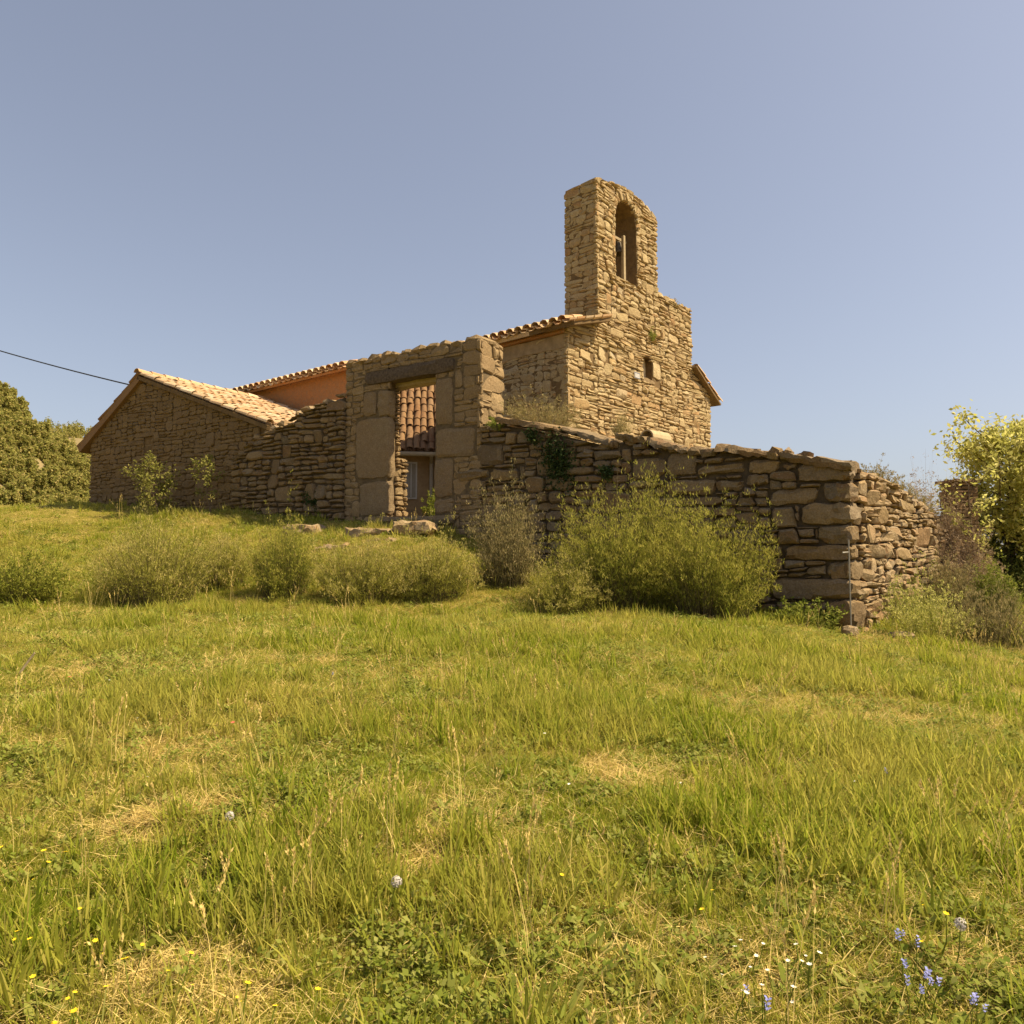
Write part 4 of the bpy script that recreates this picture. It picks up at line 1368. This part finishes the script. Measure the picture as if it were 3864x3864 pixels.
bush('broom_shrub', 'low drooping pale broom at the left foot of the big green shrub', 'shrub', x, y, .65, .5, .95, 10, M['broom_olive'], 260, 36, (.025, .05), .17, up=1.4, group=G2, arch_=1.1, tips=M['tip_pale'])
x, y = bpx(40, 11.6)
bush('low_shrub', 'low grey green shrub at the left edge of the meadow', 'shrub', x, y, .8, .5, .75, 11, M['broom_green'], 300, 30, (.025, .045), .4)
x, y = bpx(1745, 11.8)
bush('flowering_weed', 'yellow flowering weeds beside the foot of the return wall', 'weed', x, y, .75, .55, 1.05, 12, M['yellowgreen'], 150, 26, (.02, .04), .4, up=1.5, stem_mat=M['weed'])
x, y = bpx(1860, 12.0)
bush('dry_grass_clump', 'brown dry grass at the right edge below the tree', 'grass clump', x, y, .95, .7, 1.0, 13, M['drygrass'], 420, 16, (.03, .06), .14, up=1.6)
x, y = bpx(1520, 12.0)
bush('nettle_clump', 'dark leafy weeds at the foot of the courtyard wall near its corner', 'weed', x, y, .65, .3, .42, 14, M['weed'], 160, 20, (.03, .06), .5, stem_mat=M['weed'])
x, y = bpx(1792, 14.6)
bush('dry_grass_clump', 'tall straw grass banked against the far foot of the return wall', 'grass clump', x, y, .7, .6, 1.0, 20, M['drygrass'], 420, 22, (.03, .06), .15, up=1.6)
x, y = bpx(1758, 15.9)
bush('dead_bush', 'dense brown dead bush over the end of the return wall', 'shrub', x, y, 1.0, .7, 2.2, 15, M['drybrown'], 900, 44, (.03, .065), .22, stem_mat=M['drybrown'], arch_=.9, up=.3)
x, y = bpx(1818, 15.6)
bush('dead_bush', 'second brown dead bush beside the brick pillar, lower and to the right', 'shrub', x, y, .7, .6, 1.35, 16, M['drybrown'], 500, 34, (.03, .065), .22, stem_mat=M['drybrown'], arch_=.9, up=.3)
x, y = bpx(1875, 14.2)
bush('green_shrub', 'small rounded bright green shrub under the yellow leaved tree', 'shrub', x, y, .45, .4, 1.0, 17, M['weed'], 260, 30, (.03, .05), .4, stem_mat=M['weed'])
x, y = bpx(1925, 17.5)
bush('undergrowth_shrub', 'dark green undergrowth at the foot of the yellow leaved tree', 'shrub', x, y, 1.2, .9, 1.8, 18, M['undergrowth'], 420, 32, (.05, .09), .5, stem_mat=M['weed'])
x, y = bpx(1690, 13.2)
bush('flowering_weed', 'pale weeds against the lit stones of the return wall', 'weed', x, y, .85, .35, .8, 19, M['weed'], 180, 20, (.02, .04), .35, stem_mat=M['drygrass'], up=1.3)

# growth and a fallen stone just inside the open gateway
q0 = np.array(GATE.pt(9.35, 0, -1.15)); gd = 2.64 - gz(q0[0], q0[1])
bush('gate_weed', 'lit green weeds growing inside the gateway at its left foot', 'weed', q0[0], q0[1], .28, .25, .62, 21, M['weed'], 60, 18, (.03, .06), .4, zoff=gd, stem_mat=M['weed'], up=1.2)
q1 = np.array(GATE.pt(8.75, 0, -1.2)); q1[2] = 2.70
# weeds growing on the walls and roof edges
def wall_weed(label, face, u, z, d, rx, h, seed, m_, n=60, leaf=(.02, .04), per=18, up=1.2, name='wall_weed', cat='weed', w=.3, ry=.2, group=None):
    p = face.pt(u, z, d)
    g = gz(p[0], p[1])
    return bush(name, label, cat, p[0], p[1], rx, ry, h, seed, m_, n, per, leaf, w, zoff=z - g, up=up, stem_mat=m_, group=group)
u, z = GATE.uz(1005, 792)
wall_weed('tall yellowish grass on the wall top beside the gate pier', GATE, u + .1, z - .05, -.55, .95, .62, 31, M['drygrass'], 260, (.03, .06), 14, w=.16, ry=.3)
u, z = GATE.uz(1160, 816)
wall_weed('green and straw tuft growing between two coping slabs', GATE, u, z - .08, -.3, .22, .55, 32, M['drygrass'], 70, (.025, .05), 14, w=.2)
u, z = GATE.uz(940, 800)
wall_weed('small green plant where the gate pier meets the coping', GATE, u, z - .1, .05, .22, .28, 33, M['weed'], 50)
u, z = FRONT.uz(1226, 640)
wall_weed('small plant rooted in the chapel front above the little window', FRONT, u, z - .02, .05, .16, .32, 34, M['weed'], 34)
u, z = FRONT.uz(1262, 570)
wall_weed('grass tuft on the shoulder of the bell gable', FRONT, u + .3, z - .06, -.1, .3, .28, 35, M['drygrass'], 50)
for i, (px, py) in enumerate(((1672, 898), (1712, 926), (1748, 950))):
    u, z = RET.uz(px, py)
    wall_weed(['green tuft on the top of the return wall nearest the corner', 'middle grass tuft along the top of the return wall', 'far grass tuft near the end of the return wall'][i], RET, u, rtop(u) - .05, -.2, .45, .40, 36 + i, M['drygrass'], 130)
boulder(q1, (.55, .4, .3), 703, 'pale fallen stone lying inside the gateway behind the sill')
# dark creeper hanging on the shaded wall
def creeper(label, cx, cy, w, h, seed, n):
    r = np.random.RandomState(seed)
    root = thing('creeper', label, 'creeper')
    u0, z0 = GATE.uz(cx, cy)
    k = n
    du = r.normal(0, w * .4, k); dz = r.normal(0, h * .4, k) + .3 * du
    c = np.array([GATE.pt(u0 + a, z0 + b, .06 + abs(r.normal(0, .07))) for a, b in zip(du, dz)])
    d = rand_unit(r, k) * .8 + np.array([0, 0, -.5]) + NG * .5
    d /= np.linalg.norm(d, axis=1)[:, None]
    s = np.cross(d, rand_unit(r, k)); s /= np.linalg.norm(s, axis=1)[:, None]
    L = r.uniform(.03, .075, k)
    V, Fq = quads_leaf(c, d, s, L, L * .7)
    link('foliage', npmesh('foliage', V, Fq), root, M['dark_leaf'])
creeper('dark creeper hanging down the middle of the shaded courtyard wall', 1058, 870, .42, .62, 51, 1500)
creeper('small dark fern patch on the wall right of the hanging creeper', 1150, 892, .18, .18, 52, 260)
creeper('small dark leaf patch under the coping left of the hanging creeper', 1010, 822, .2, .2, 53, 300)
creeper('mossy leaf patch low on the rubble wall left of the gate', 596, 945, .35, .25, 54, 420)

# saplings and the tree: trunk, limbs, leaves
def tree(name, label, cat, base, h, crown_r, seed, leaf_m, n_limb, n_leaf, leaf=(.07, .12), lean=(0, 0), low=.25, trunk_r=.07, group=None, wid=.5, clump=.28):
    r = np.random.RandomState(seed)
    root = thing(name, label, cat, group)
    base = np.array(base, float)
    parts = []
    top = base + np.array([lean[0], lean[1], h])
    tp_ = [base + (top - base) * t + np.array([.06 * math.sin(5 * t + seed), .06 * math.cos(4 * t + seed), 0]) * h * .25 for t in np.linspace(0, 1, 6)]
    parts.append(tube(tp_, list(np.linspace(trunk_r, trunk_r * .2, 6)), 7))
    tips = []
    for i in range(n_limb):
        t = low + (1 - low) * (i + r.uniform(0, 1)) / n_limb
        s0 = base + (top - base) * t
        a = i * 2.4 + r.uniform(-.5, .5)
        ln = crown_r * (1.15 - .75 * abs(t - .5)) * r.uniform(.55, 1.1)
        e = s0 + np.array([math.cos(a) * ln, math.sin(a) * ln, ln * r.uniform(.25, .9)])
        mid = (s0 + e) / 2 + r.normal(0, .08 * ln, 3)
        parts.append(tube([s0, mid, e], [trunk_r * .45 * (1 - t * .5), trunk_r * .3 * (1 - t * .5), trunk_r * .08], 5))
        for b in np.linspace(.35, 1.0, 5):
            q_ = s0 + (mid - s0) * min(1, b * 2) if b < .5 else mid + (e - mid) * (b * 2 - 1)
            for _ in range(2):
                tw = q_ + rand_unit(r, 1)[0] * crown_r * r.uniform(.08, clump)
                parts.append(tube([q_, tw], [trunk_r * .1, trunk_r * .04], 3, False))
                tips.append((q_ + tw) / 2); tips.append(tw)
    tips.append(top)
    V, Fs = join(parts)
    link('trunk', pymesh('trunk', V, Fs, True), root, M['bark'])
    tips = np.array(tips)
    i = r.randint(0, len(tips), n_leaf)
    c = tips[i] + r.normal(0, crown_r * .085, (n_leaf, 3))
    d = rand_unit(r, n_leaf) + np.array([0, 0, -.25]); d /= np.linalg.norm(d, axis=1)[:, None]
    s = np.cross(d, rand_unit(r, n_leaf) + np.array([0, 0, .8])); s /= np.linalg.norm(s, axis=1)[:, None]
    L = r.uniform(*leaf, n_leaf)
    V, Fq = quads_leaf(c, d, s, L, L * wid)
    link('crown', npmesh('crown', V, Fq), root, leaf_m)
    return root
p = at(1906, 1100, 17.4); p[2] = gz(p[0], p[1]) - .05
tree('ash_tree', 'yellow green leafy tree at the right edge beyond the return wall', 'tree', p, 3.6, 1.45, 61, M['yellowgreen'], 40, 15000, (.085, .145), (.1, 0), .22, .09)
p = at(1985, 1100, 18.5); p[2] = gz(p[0], p[1]) - .05
tree('ash_tree', 'second yellow green tree cut off by the right edge of the picture', 'tree', p, 3.7, 1.4, 62, M['yellowgreen'], 28, 8000, (.09, .16), (.2, 0), .2, .09)
p = at(1836, 1100, 15.7); p[2] = gz(p[0], p[1]) - .05
tree('ash_sapling', 'slender leafy stem in front of the brick pillar', 'sapling', p, 2.55, .62, 63, M['yellowgreen'], 12, 520, (.07, .12), (0, 0), .3, .035)
p = at(300, 950, 20.6); p[2] = gz(p[0], p[1]) - .05
tree('sapling', 'bushy yellow green sapling before the outbuilding gable', 'sapling', p, 1.35, .62, 64, M['sapling'], 20, 1700, (.06, .10), (-.35, 0), .08, .03)
p = at(398, 955, 20.0); p[2] = gz(p[0], p[1]) - .05
tree('sapling', 'thin arching sapling with sparse leaves right of the bushy sapling', 'sapling', p, 1.45, .42, 65, M['sapling'], 12, 560, (.06, .10), (-.2, 0), .3, .025)

# woods on the hill: one mass of trees
def proto_tree(seed, h, w, n):
    r = np.random.RandomState(seed)
    cl = []
    for _ in range(15):
        t = r.uniform(.12, 1)
        rad = w * math.sqrt(max(.03, 1 - ((t - .45) / .6) ** 2)) * .7
        a = r.uniform(0, 6.28)
        cl.append((math.cos(a) * rad * r.uniform(.2, 1), math.sin(a) * rad * r.uniform(.2, 1), h * t))
    cl = np.array(cl)
    i = r.randint(0, len(cl), n)
    c = cl[i] + r.normal(0, w * .2, (n, 3))
    d = rand_unit(r, n); s = np.cross(d, rand_unit(r, n)); s /= np.linalg.norm(s, axis=1)[:, None]
    L = r.uniform(.35, .8, n)
    V, Fq = quads_leaf(c, d, s, L, L * .8)
    me = npmesh('wood_tree', V, Fq); me.materials.append(M['forest'])
    return me

def scatter(name, protos, pts, rot, scl, idx_, kind='stuff'):
    """one stuff object: prototype meshes instanced on points by geometry nodes"""
    pc_ = bpy.data.collections.new(name + '_kinds')
    for i, me in enumerate(protos):
        o = bpy.data.objects.new('%s_kind_%02d' % (name, i), me)
        pc_.objects.link(o)
    me = bpy.data.meshes.new(name)
    n = len(pts)
    me.vertices.add(n)
    me.vertices.foreach_set('co', np.asarray(pts, np.float32).ravel())
    a = me.attributes.new('turn', 'FLOAT_VECTOR', 'POINT'); a.data.foreach_set('vector', np.asarray(rot, np.float32).ravel())
    a = me.attributes.new('size', 'FLOAT', 'POINT'); a.data.foreach_set('value', np.asarray(scl, np.float32))
    a = me.attributes.new('sort', 'INT', 'POINT'); a.data.foreach_set('value', np.asarray(idx_, np.int32))
    o = link(name, me)
    tag(o, kind=kind)
    ng = bpy.data.node_groups.new(name, 'GeometryNodeTree')
    ng.interface.new_socket('Geometry', in_out='INPUT', socket_type='NodeSocketGeometry')
    ng.interface.new_socket('Geometry', in_out='OUTPUT', socket_type='NodeSocketGeometry')
    N = ng.nodes; Lk = ng.links
    gi = N.new('NodeGroupInput'); go = N.new('NodeGroupOutput')
    ip = N.new('GeometryNodeInstanceOnPoints')
    ci = N.new('GeometryNodeCollectionInfo')
    ci.inputs['Collection'].default_value = pc_
    ci.inputs['Separate Children'].default_value = True
    ci.inputs['Reset Children'].default_value = True
    def na(nm, ty):
        x_ = N.new('GeometryNodeInputNamedAttribute'); x_.data_type = ty; x_.inputs[0].default_value = nm
        return [s for s in x_.outputs if s.enabled][0]
    Lk.new(gi.outputs[0], ip.inputs['Points'])
    Lk.new(ci.outputs[0], ip.inputs['Instance'])
    ip.inputs['Pick Instance'].default_value = True
    Lk.new(na('sort', 'INT'), ip.inputs['Instance Index'])
    e2r = N.new('FunctionNodeEulerToRotation')
    Lk.new(na('turn', 'FLOAT_VECTOR'), e2r.inputs[0])
    Lk.new(e2r.outputs[0], ip.inputs['Rotation'])
    Lk.new(na('size', 'FLOAT'), ip.inputs['Scale'])
    Lk.new(ip.outputs[0], go.inputs[0])
    md = o.modifiers.new('scatter', 'NODES'); md.node_group = ng
    return o

r = np.random.RandomState(71)
hx = r.uniform(-120, -34, 7000); hy = r.uniform(66, 125, 7000)
keep = (hx / hy > -1.0) & (hx / hy < -.42)
hx = hx[keep]; hy = hy[keep]
gap_ = fbm2(hx, hy, 12, 16)
keep = gap_ > -.5
hx = hx[keep]; hy = hy[keep]
hz = hill1(hx, hy)
n = len(hx)
scatter('hillside_woods', [proto_tree(80, 4.6, 1.5, 480), proto_tree(81, 6.2, 1.2, 480), proto_tree(82, 3.4, 1.7, 420)], np.stack([hx, hy, hz - .3], 1),
        np.stack([np.zeros(n), np.zeros(n), r.uniform(0, 6.28, n)], 1), r.uniform(.22, .62, n), r.randint(0, 3, n))
hx = r.uniform(-330, -150, 500); hy = r.uniform(330, 440, 500)
scatter('far_woods', [proto_tree(83, 5, 2.4, 260)], np.stack([hx, hy, hill2(hx, hy) - .5], 1), np.stack([np.zeros(500), np.zeros(500), r.uniform(0, 6.28, 500)], 1), r.uniform(.8, 1.6, 500), np.zeros(500))

# ================================================================== MEADOW
def tuft(seed, n, L, W, spread_, bend, lean=.35, flat=0.0):
    r = np.random.RandomState(seed)
    k = 4
    a = r.uniform(0, 6.283, n); q = np.sqrt(r.uniform(0, 1, n)) * spread_
    bx, by = np.cos(a) * q, np.sin(a) * q
    ln = r.uniform(*L, n)
    az = r.uniform(0, 6.283, n)
    el = np.clip(np.abs(r.normal(0, lean, n)) + flat, 0, 1.52)
    bd = r.uniform(.2, 1, n) * bend
    P = np.empty((n, k, 3))
    px_, pz_ = np.zeros(n), np.zeros(n)
    for j in range(k):
        P[:, j, 0] = bx + np.cos(az) * px_; P[:, j, 1] = by + np.sin(az) * px_; P[:, j, 2] = pz_ - .01
        th = np.minimum(el + bd * (j / (k - 1)), 2.0)
        px_ = px_ + np.sin(th) * ln / (k - 1); pz_ = np.maximum(pz_ + np.cos(th) * ln / (k - 1), .003 + .01 * r.rand(n))
    sd = np.stack([-np.sin(az), np.cos(az), np.zeros(n)], 1) + r.normal(0, .45, (n, 3)); sd /= np.linalg.norm(sd, axis=1)[:, None]
    w = r.uniform(*W, n)
    tw = np.array([.8, 1.0, .7, .08])
    A = P + sd[:, None] * (w[:, None, None] * tw[None, :, None] * .5); B = P - sd[:, None] * (w[:, None, None] * tw[None, :, None] * .5)
    V = np.stack([A, B], 2).reshape(-1, 3)
    base = ((np.arange(n) * k * 2)[:, None] + (np.arange(k - 1) * 2)[None]).ravel()
    return V, np.stack([base, base + 1, base + 3, base + 2], 1), P
def tuft_mesh(name, m_, *a, **k):
    V, Fq, _ = tuft(*a, **k)
    me = npmesh(name, V, Fq); me.materials.append(m_)
    return me
def seed_mesh(seed):
    V, Fq, P = tuft(seed, 5, (.26, .42), (.0022, .003), .04, .5, .2)
    r = np.random.RandomState(seed)
    tips = P[:, -1]; dr = P[:, -1] - P[:, -2]
    k = 14
    c = np.repeat(tips, k, 0) - np.repeat(dr, k, 0) * r.uniform(0, .7, 5 * k)[:, None]
    d = rand_unit(r, 5 * k) * .5 + np.repeat(dr / np.linalg.norm(dr, axis=1)[:, None], k, 0); d /= np.linalg.norm(d, axis=1)[:, None]
    s = np.cross(d, rand_unit(r, 5 * k)); s /= np.linalg.norm(s, axis=1)[:, None]
    L = r.uniform(.012, .02, 5 * k)
    V2, F2 = quads_leaf(c, d, s, L, L * .4)
    me = npmesh('seed_stalks', np.concatenate([V, V2]), np.concatenate([Fq, F2 + len(V)])); me.materials.append(M['straw'])
    return me
def leafy_mesh(seed, n, L, wid, h, m_):
    r = np.random.RandomState(seed)
    a = r.uniform(0, 6.283, n)
    el = r.uniform(.1, .8, n)
    d = np.stack([np.cos(a) * np.cos(el), np.sin(a) * np.cos(el), np.sin(el)], 1)
    c = np.stack([r.normal(0, .03, n), r.normal(0, .03, n), r.uniform(.0, h, n)], 1)
    s = np.stack([-np.sin(a), np.cos(a), r.normal(0, .3, n)], 1)
    ln = r.uniform(*L, n)
    V, Fq = quads_leaf(c, d, s, ln, ln * wid)
    me = npmesh('leafy', V, Fq); me.materials.append(m_)
    return me
KINDS = []
for i in range(3): KINDS.append(tuft_mesh('lawn', M['grass'], 10 + i, 36, (.025, .075), (.0028, .0058), .07, 1.1, .55))
for i in range(3): KINDS.append(tuft_mesh('long', M['grass'], 20 + i, 16, (.09, .23), (.0055, .0125), .055, .9, .36))
for i in range(3): KINDS.append(tuft_mesh('straw', M['straw'], 30 + i, 18, (.05, .17), (.002, .0042), .10, .6, .45, flat=.85))
for i in range(2): KINDS.append(seed_mesh(40 + i))
for i in range(2): KINDS.append(leafy_mesh(50 + i, 14, (.03, .075), .34, .03, M['weed']))
for i in range(2): KINDS.append(leafy_mesh(55 + i, 40, (.015, .03), .7, .07, M['weed']))

def on_ground(px, py):
    """where the sight line meets the meadow"""
    d = ray(px, py)
    lo, hi_ = 1.5, 40.0
    t = lo
    while t < hi_:
        p = EYE + d * t
        if p[2] < gz(p[0], p[1]): break
        t += .05
    return EYE + d * t
def blocked(x, y):
    p = np.stack([x - CORNER[0], y - CORNER[1]], 1)
    g = p @ NG[:2]; rr = p @ NR[:2]; u = p @ DG[:2]
    return (g < .02) & (rr < .02) & (u < 22.6)
def field(n, ya, yb, seed):
    r = np.random.RandomState(seed)
    y_ = np.sqrt(r.uniform(ya * ya, yb * yb, n)); x_ = r.uniform(-.76, .76, n) * y_ + r.uniform(-.6, .6, n)
    return x_, y_
def spot(px, py, rx, ry, am):
    p = on_ground(px, py)
    return (p[0], p[1], rx, ry, am)
LUSH = [spot(640, 1640, .75, .55, .9), spot(850, 1400, 1.3, .9, .35), spot(1150, 1380, 1.6, 1.0, .3), spot(60, 1800, .5, .35, .7), spot(1500, 1620, .9, .6, .4), spot(760, 1230, 1.6, .9, .4), spot(480, 1380, .8, .5, .35), spot(1300, 1250, 2.5, 1., .3)]
DRY = [spot(400, 1520, .75, .35, 1.5), spot(200, 1560, .5, .25, .8), spot(1170, 1465, .38, .22, 1.4), spot(1270, 1440, .4, .16, 1.2), spot(1440, 1395, .6, .22, 1.0), spot(1620, 1335, .8, .25, 1.0), spot(1435, 1305, .55, .16, 1.2),
       spot(330, 1790, .35, .3, 1.3), spot(500, 1850, .4, .2, .8), spot(200, 1260, 2.6, 1.1, .7), spot(620, 1480, .8, .3, .6), spot(100, 1420, 1.0, .5, .6), spot(1000, 1830, .5, .3, .7), spot(1300, 1760, .5, .3, .5), spot(700, 1330, 1.2, .4, .4), spot(880, 1560, .5, .2, .6), spot(1850, 1560, .5, .4, .7), spot(1880, 1250, 1.6, .8, .9), spot(1480, 1850, .3, .2, .8)]
bands = [(2.0, 4.0, 10500), (4.0, 6.5, 17000), (6.5, 10, 26000), (10, 14, 27000), (14, 20, 19000), (20, 29, 10000)]
PX, PY_, SCL, IDX = [], [], [], []
r = np.random.RandomState(91)
for i, (ya, yb, n) in enumerate(bands):
    x_, y_ = field(n, ya, yb, 92 + i)
    ok = ~blocked(x_, y_)
    x_, y_ = x_[ok], y_[ok]
    n = len(x_)
    lush = fbm2(x_, y_, 31, 3.2) + .18 * np.clip(x_ / (y_ + .1), -1, 1) + .1 * (y_ < 6)
    dry = fbm2(x_, y_, 32, 2.1)
    for cx_, cy_, sx_, sy_, am in LUSH:
        lush = lush + am * np.exp(-((x_ - cx_) / sx_) ** 2 - ((y_ - cy_) / sy_) ** 2)
    for cx_, cy_, sx_, sy_, am in DRY:
        e_ = np.exp(-((x_ - cx_) / sx_) ** 2 - ((y_ - cy_) / sy_) ** 2)
        e_ = e_ * np.clip(.75 + 1.1 * fbm2(x_, y_, 35, .6), 0, 1.4)
        dry = dry + .8 * am * e_; lush = lush - .4 * e_
    k = np.zeros(n, int)
    k = np.where(r.rand(n) < np.clip(.04 + .42 * lush, .015, .6), 1, k)
    k = np.where(r.rand(n) < np.clip(.34 + .5 * (dry - .1), .17, .9), 2, k)
    k = np.where(r.rand(n) < .003, 3, k)
    k = np.where(r.rand(n) < np.clip(.05 + .12 * fbm2(x_, y_, 33, 1.5), .015, .2), 4, k)
    k = np.where(r.rand(n) < np.clip(.03 + .12 * fbm2(x_, y_, 34, 2.5), .01, .2), 5, k)
    base_i = np.array([0, 3, 6, 9, 11, 13])[k]; cnt = np.array([3, 3, 3, 2, 2, 2])[k]
    sc_ = r.uniform(.7, 1.25, n) * (1 + .035 * np.clip(y_ - 5, 0, 14))
    PX.append(x_); PY_.append(y_); SCL.append(sc_); IDX.append(base_i + (r.rand(n) * cnt).astype(int))
PX = np.concatenate(PX); PY_ = np.concatenate(PY_); SCL = np.concatenate(SCL); IDX = np.concatenate(IDX)
PZ = ground_z(PX, PY_)
n = len(PX)
rot = np.stack([r.normal(0, .12, n), r.normal(0, .12, n), r.uniform(0, 6.283, n)], 1)
scatter('meadow_grass', KINDS, np.stack([PX, PY_, PZ], 1), rot, SCL, IDX)

# ------------------------------------------------------------------ flowers and seed heads that can be picked out
def flower_mesh(name, petals, rad, stem, m_, cup=.35):
    V, Fs = tube([(0, 0, 0), (.01, 0, stem * .5), (0, .008, stem)], [.0022, .002, .0016], 4, False)
    mi = [0] * len(Fs)
    for k in range(petals):
        a = 2 * math.pi * k / petals; b = math.pi / petals
        n0 = len(V)
        c, s_ = math.cos, math.sin
        V += [(0, .008, stem), (rad * .7 * c(a - b), .008 + rad * .7 * s_(a - b), stem + rad * cup * .6), (rad * c(a), .008 + rad * s_(a), stem + rad * cup), (rad * .7 * c(a + b), .008 + rad * .7 * s_(a + b), stem + rad * cup * .6)]
        Fs.append((n0, n0 + 1, n0 + 2, n0 + 3)); mi.append(1)
    me = pymesh(name, V, Fs)
    me.materials.append(M['weed']); me.materials.append(m_)
    me.polygons.foreach_set('material_index', mi)
    return me
def spike_mesh(seed):
    r = np.random.RandomState(seed)
    V, Fs = tube([(0, 0, 0), (.01, 0, .11), (.0, .01, .2)], [.0025, .002, .0014], 4, False)
    mi = [0] * len(Fs)
    for k in range(12):
        z_ = .165 + .035 * k / 12; a = k * 2.4
        d = np.array([math.cos(a), math.sin(a), .5]); c = np.array([0, 0, z_]); s_ = np.array([-math.sin(a), math.cos(a), 0])
        n0 = len(V); L = .011
        V += [tuple(c), tuple(c + d * L * .6 + s_ * L * .5), tuple(c + d * L), tuple(c + d * L * .6 - s_ * L * .5)]
        Fs.append((n0, n0 + 1, n0 + 2, n0 + 3)); mi.append(1)
    me = pymesh('blue_flower', V, Fs); me.materials.append(M['weed']); me.materials.append(M['petal_blue'])
    me.polygons.foreach_set('material_index', mi)
    return me
def clock_mesh(seed, R=.022, stem=.2):
    r = np.random.RandomState(seed)
    V, Fs = tube([(0, 0, 0), (.01, 0, stem * .5), (0, 0, stem)], [.003, .0025, .002], 4, False)
    mi = [0] * len(Fs)
    for k in range(150):
        d = rand_unit(r, 1)[0]; s_ = np.cross(d, rand_unit(r, 1)[0]); s_ /= np.linalg.norm(s_)
        t = np.cross(d, s_)
        c = np.array([0, 0, stem]) + d * R * r.uniform(.8, 1)
        n0 = len(V); w = .0035
        V += [tuple(c - s_ * w), tuple(c - t * w), tuple(c + s_ * w), tuple(c + t * w)]
        Fs.append((n0, n0 + 1, n0 + 2, n0 + 3)); mi.append(1)
    me = pymesh('seed_clock', V, Fs); me.materials.append(M['weed']); me.materials.append(M['fluff'])
    me.polygons.foreach_set('material_index', mi)
    return me
def put(name, me, px, py, h, label, cat, group=None, s=1.0, seed=0):
    p = on_ground(px, py + 4)
    # the head stands h above the ground: step towards the camera so that the head is seen at this pixel
    d = ray(px, py); t = 1.2
    while t < 40:
        q_ = EYE + d * t
        if q_[2] - h * s < gz(q_[0], q_[1]): break
        t += .02
    q_ = EYE + d * t
    o = link(name, me)
    o.location = (q_[0], q_[1], gz(q_[0], q_[1]))
    o.rotation_euler = (random.Random(seed).uniform(-.3, .3), random.Random(seed + 1).uniform(-.3, .3), random.Random(seed + 2).uniform(0, 6.28))
    o.scale = (s, s, s)
    tag(o, label, cat, group)
    return o
YF = flower_mesh('yellow_flower', 6, .008, .14, M['petal'])
YB = flower_mesh('yellow_flower_large', 7, .021, .17, M['petal'], .25)
WF = flower_mesh('white_flower', 6, .008, .12, M['petal_white'])
RF = flower_mesh('red_flower', 5, .016, .16, M['petal_red'])
BF = spike_mesh(3)
CK = clock_mesh(4)
put('yellow_flower', YB, 245, 1818, .17, 'single large yellow flower low at the left front of the meadow', 'flower', seed=1)
put('seed_clock', CK, 725, 1652, .2, 'round white dandelion clock in the long grass, middle of the three', 'seed head', seed=2)
put('seed_clock', CK, 415, 1540, .2, 'white dandelion clock beside the dry straw patch at the left', 'seed head', seed=3)
put('seed_clock', CK, 1792, 1745, .2, 'pale dandelion clock near the blue flowers at the right', 'seed head', seed=4)
rf = random.Random(12)
ypx = [(37, 1755), (75, 1762), (55, 1620), (40, 1750), (80, 1650), (120, 1870), (140, 1868), (180, 1868), (183, 1866), (80, 1900), (140, 1905), (70, 1825), (210, 1780), (295, 1835), (430, 1870), (435, 1850), (365, 1860), (570, 1855), (470, 1888), (1050, 1632), (1118, 1325), (1356, 1675), (1352, 1703), (680, 1670), (1760, 1702), (1765, 1704), (1765, 1770), (85, 1270), (0, 1240), (165, 1088), (130, 1045), (50, 1040), (200, 1040), (10, 1050), (330, 1050), (368, 992), (380, 990), (440, 990), (460, 992), (480, 1000), (500, 1005), (350, 1150), (640, 1010), (1290, 1125), (270, 1150), (165, 1087), (30, 1580), (90, 1590), (110, 1605), (170, 1745), (150, 1700), (250, 1770), (320, 1790), (505, 1905), (560, 985), (585, 990), (610, 1000), (640, 996), (505, 990), (520, 1004), (545, 1008), (690, 992), (470, 975), (420, 985), (625, 990), (575, 1000)]
for i, (a, b) in enumerate(ypx):
    put('yellow_flower', YF, a, b, .16, 'small yellow meadow flower standing among the grass', 'flower', 'small yellow flowers in the meadow', .7 + .8 * rf.random(), 100 + i)
for i in range(36):
    if i < 20: a, b = 1380 + rf.gauss(0, 70) + 60, 1800 + rf.gauss(0, 40)
    else: a, b = rf.uniform(50, 1800), rf.uniform(1180, 1500)
    put('white_flower', WF, a, b, .13, 'tiny cream white meadow flower in the grass', 'flower', 'tiny white flowers in the meadow', .8 + .5 * rf.random(), 200 + i)
for i, (a, b) in enumerate(((1700, 1775), (1712, 1790), (1722, 1815), (1735, 1820), (1740, 1845), (1750, 1860), (1718, 1868), (1745, 1872), (1800, 1890), (1815, 1900), (1845, 1880), (1428, 1885), (1436, 1910), (1690, 1768), (1680, 1460), (620, 1272), (1830, 1910))):
    put('blue_flower', BF, a, b, .17, 'small blue flower spike among the grass at the right front', 'flower', 'blue flower spikes in the meadow', .7 + .4 * rf.random(), 300 + i)
for i, (a, b) in enumerate(((125, 1278), (188, 1322), (445, 1362))):
    put('red_flower', RF, a, b, .16, ['pale red flower farthest back at the left of the meadow', 'red flower at the left, between the two other red ones', 'red flower nearest the straw patch'][i], 'flower', seed=400 + i)
# a pale dry stick standing in the grass at the left
pa = on_ground(38, 1280); 
tag(link('dry_stick', pymesh('dry_stick', *tube([pa + np.array([-.04, 0, -.02]), pa + np.array([.02, .02, .10]), pa + np.array([.10, .03, .22])], [.012, .011, .009], 5), True), None, M['wood']), 'pale dry stick leaning in the grass at the left edge', 'stick')
